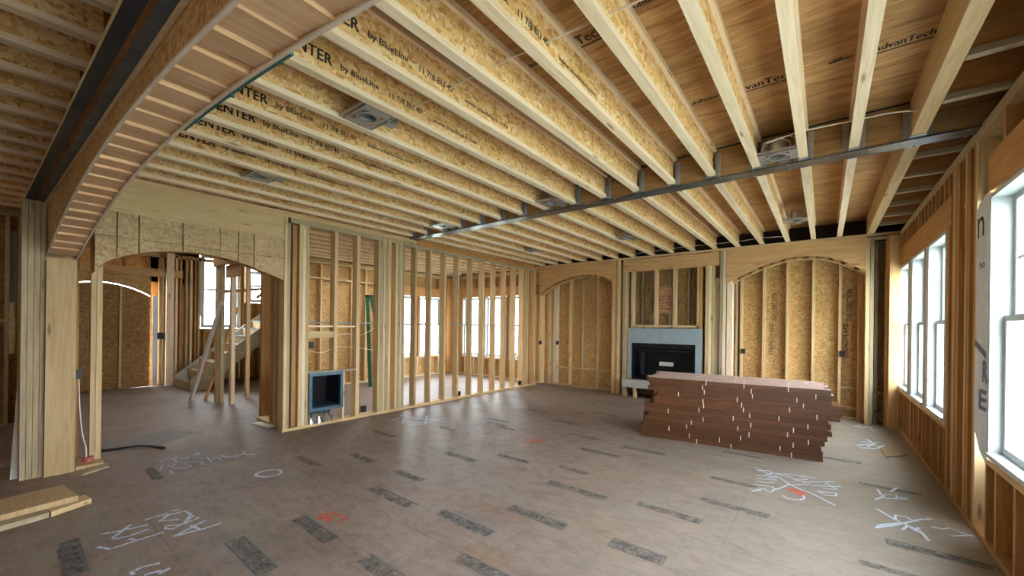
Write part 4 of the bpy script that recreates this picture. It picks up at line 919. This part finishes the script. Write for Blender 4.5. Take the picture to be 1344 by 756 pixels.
for x, y, z, ax, lab in ((-1.27,9.03,1.10,'y','on the left stud inside the right arch'),(.245,9.03,1.13,'y','on the right stud inside the right arch'),
        (-5.56,9.03,1.11,'y','on a stud inside the left arch'),(-5.90,8.73,1.11,'y','on the edge stud of the left arch'),
        (-6.05,5.92,.11,'x','at the foot of the stud wall, mid length'),(-6.05,8.06,.11,'x','at the foot of the stud wall, by its corner'),
        (-6.05,3.72,.13,'x','at the foot of the stud wall, right of the metal firebox'),(-6.2,.485,.98,'x','black, on the pier beside the arched opening'),
        (.97,8.05,.28,'x','low in the window wall under the small windows'),(.955,5.49,.20,'x','low in the window wall at the post pack'),
        (-6.1,2.86,1.22,'x','between studs above the small metal firebox'),(-12.55,2.33,1.2,'x','on the hall wall beside the housewrap strip')):
    s = .075 if x > -12 else .12
    if ax == 'y': m = MB().box(x-s/2,x+s/2,y,y+.03,z-s*.65,z+s*.65).box(x-s/2+.008,x+s/2-.008,y-.006,y,z-s*.65+.01,z+s*.65-.01)
    else: m = MB().box(x-.02,x+.03,y-s/2,y+s/2,z-s*.65,z+s*.65).box(x+.03,x+.036,y-s/2+.008,y+s/2-.008,z-s*.65+.01,z+s*.65-.01)
    tag(m.build('outlet_box', M['blackplastic'], None, False), 'small dark outlet box '+lab, 'outlet box')

# shrubs outside the window room
def shrub(x, y, r, h, lab):
    mb = MB(); r_ = random.Random(int(x*100))
    for k in range(260):
        a = r_.uniform(0, 2*PI); b_ = math.acos(r_.uniform(-.2, 1)); rr = r*r_.uniform(.75, 1)
        p = Vector((x+rr*math.sin(b_)*math.cos(a), y+rr*math.sin(b_)*math.sin(a), -.7+h*abs(math.cos(b_))*rr/r))
        d = Vector((r_.uniform(-1,1), r_.uniform(-1,1), r_.uniform(-.4,1))).normalized()*.16; e = d.cross(Vector((.2,.5,.9))).normalized()*.08
        mb.raw([p-d, p+e, p+d, p-e], [(0,1,2,3)])
    tag(mb.build('shrub', M['shrub'], None, False), lab, 'shrub', 'shrubs outside the window room')
shrub(-11.6, 7.0, .8, 1.5, 'low green shrub outside the window room side window')
shrub(-8.4, 11.3, .9, 1.45, 'low green shrub outside the window room back windows')

# ---------------------------------------------------------------- camera, light
cam = bpy.data.cameras.new('camera'); co = bpy.data.objects.new('camera', cam); C.objects.link(co)
r = Vector((0.78697458, 0.61686179, 0.01235065)); u_ = Vector((-0.00972039, -0.00761922, 0.99992373)); fwd = Vector((-0.61690884, 0.78703461, 0))
mt = Matrix(((r.x, u_.x, -fwd.x, 0), (r.y, u_.y, -fwd.y, 0), (r.z, u_.z, -fwd.z, 1.55), (0,0,0,1)))
co.matrix_world = mt
cam.sensor_width = 36; cam.lens = 523.56*36/1344; cam.shift_y = (427.347-378)/1344; cam.clip_start = .02
bpy.context.scene.camera = co
sc = bpy.context.scene
w = bpy.data.worlds.new('sky'); sc.world = w; w.use_nodes = True; nt = w.node_tree; nt.nodes.clear()
out = nt.nodes.new('ShaderNodeOutputWorld'); bg = nt.nodes.new('ShaderNodeBackground'); nt.links.new(bg.outputs[0], out.inputs[0])
tc = nt.nodes.new('ShaderNodeTexCoord'); sp = nt.nodes.new('ShaderNodeSeparateXYZ'); nt.links.new(tc.outputs['Generated'], sp.inputs[0])
rr = nt.nodes.new('ShaderNodeValToRGB'); e = rr.color_ramp.elements; e[0].position = .0; e[0].color = (.95,.98,1,1); e[1].position = .6; e[1].color = (.86,.93,1,1)
nt.links.new(sp.outputs[2], rr.inputs[0]); nt.links.new(rr.outputs[0], bg.inputs[0]); bg.inputs[1].default_value = 22.0
def area(name, loc, target, sx, sy, power, col=(1,1,1)):
    l = bpy.data.lights.new(name, 'AREA'); l.shape = 'RECTANGLE'; l.size = sx; l.size_y = sy; l.energy = power; l.color = col
    o = bpy.data.objects.new(name, l); C.objects.link(o); o.location = loc
    o.rotation_euler = (Vector(target)-Vector(loc)).to_track_quat('-Z', 'Y').to_euler(); return o
area('window_light_behind_camera', (-.2,-3.3,1.5), (-1.6,6,2.2), 2.0, 1.8, 30, (1,.95,.88))  # added fill light, no window stands in the rear wall
area('left_room_lamp', (-8.0,-1.8,3.05), (-8.2,-.9,0), 1.2, 1.2, 14, (1,.95,.88))  # added unseen fill to lift the dark left room
area('hall_lamp', (-10.0,1.8,3.38), (-10.2,2.4,0), 1.6, 1.2, 24, (.80,.90,1))  # added fill for the dim foyer, hidden above the arched header
area('window_room_lamp', (-7.9,5.8,3.10), (-7.9,5.9,0), 1.6, 2.0, 65, (.92,.96,1))  # added fill that brightens the floor of the window room
sc.view_settings.view_transform = 'Standard'; sc.view_settings.look = 'None'; sc.view_settings.exposure = 0
sc.cycles.max_bounces = 7; sc.cycles.diffuse_bounces = 5; sc.cycles.transparent_max_bounces = 8
sc.cycles.sample_clamp_indirect = 6; sc.cycles.use_denoising = True
sc.cycles.caustics_reflective = False; sc.cycles.caustics_refractive = False
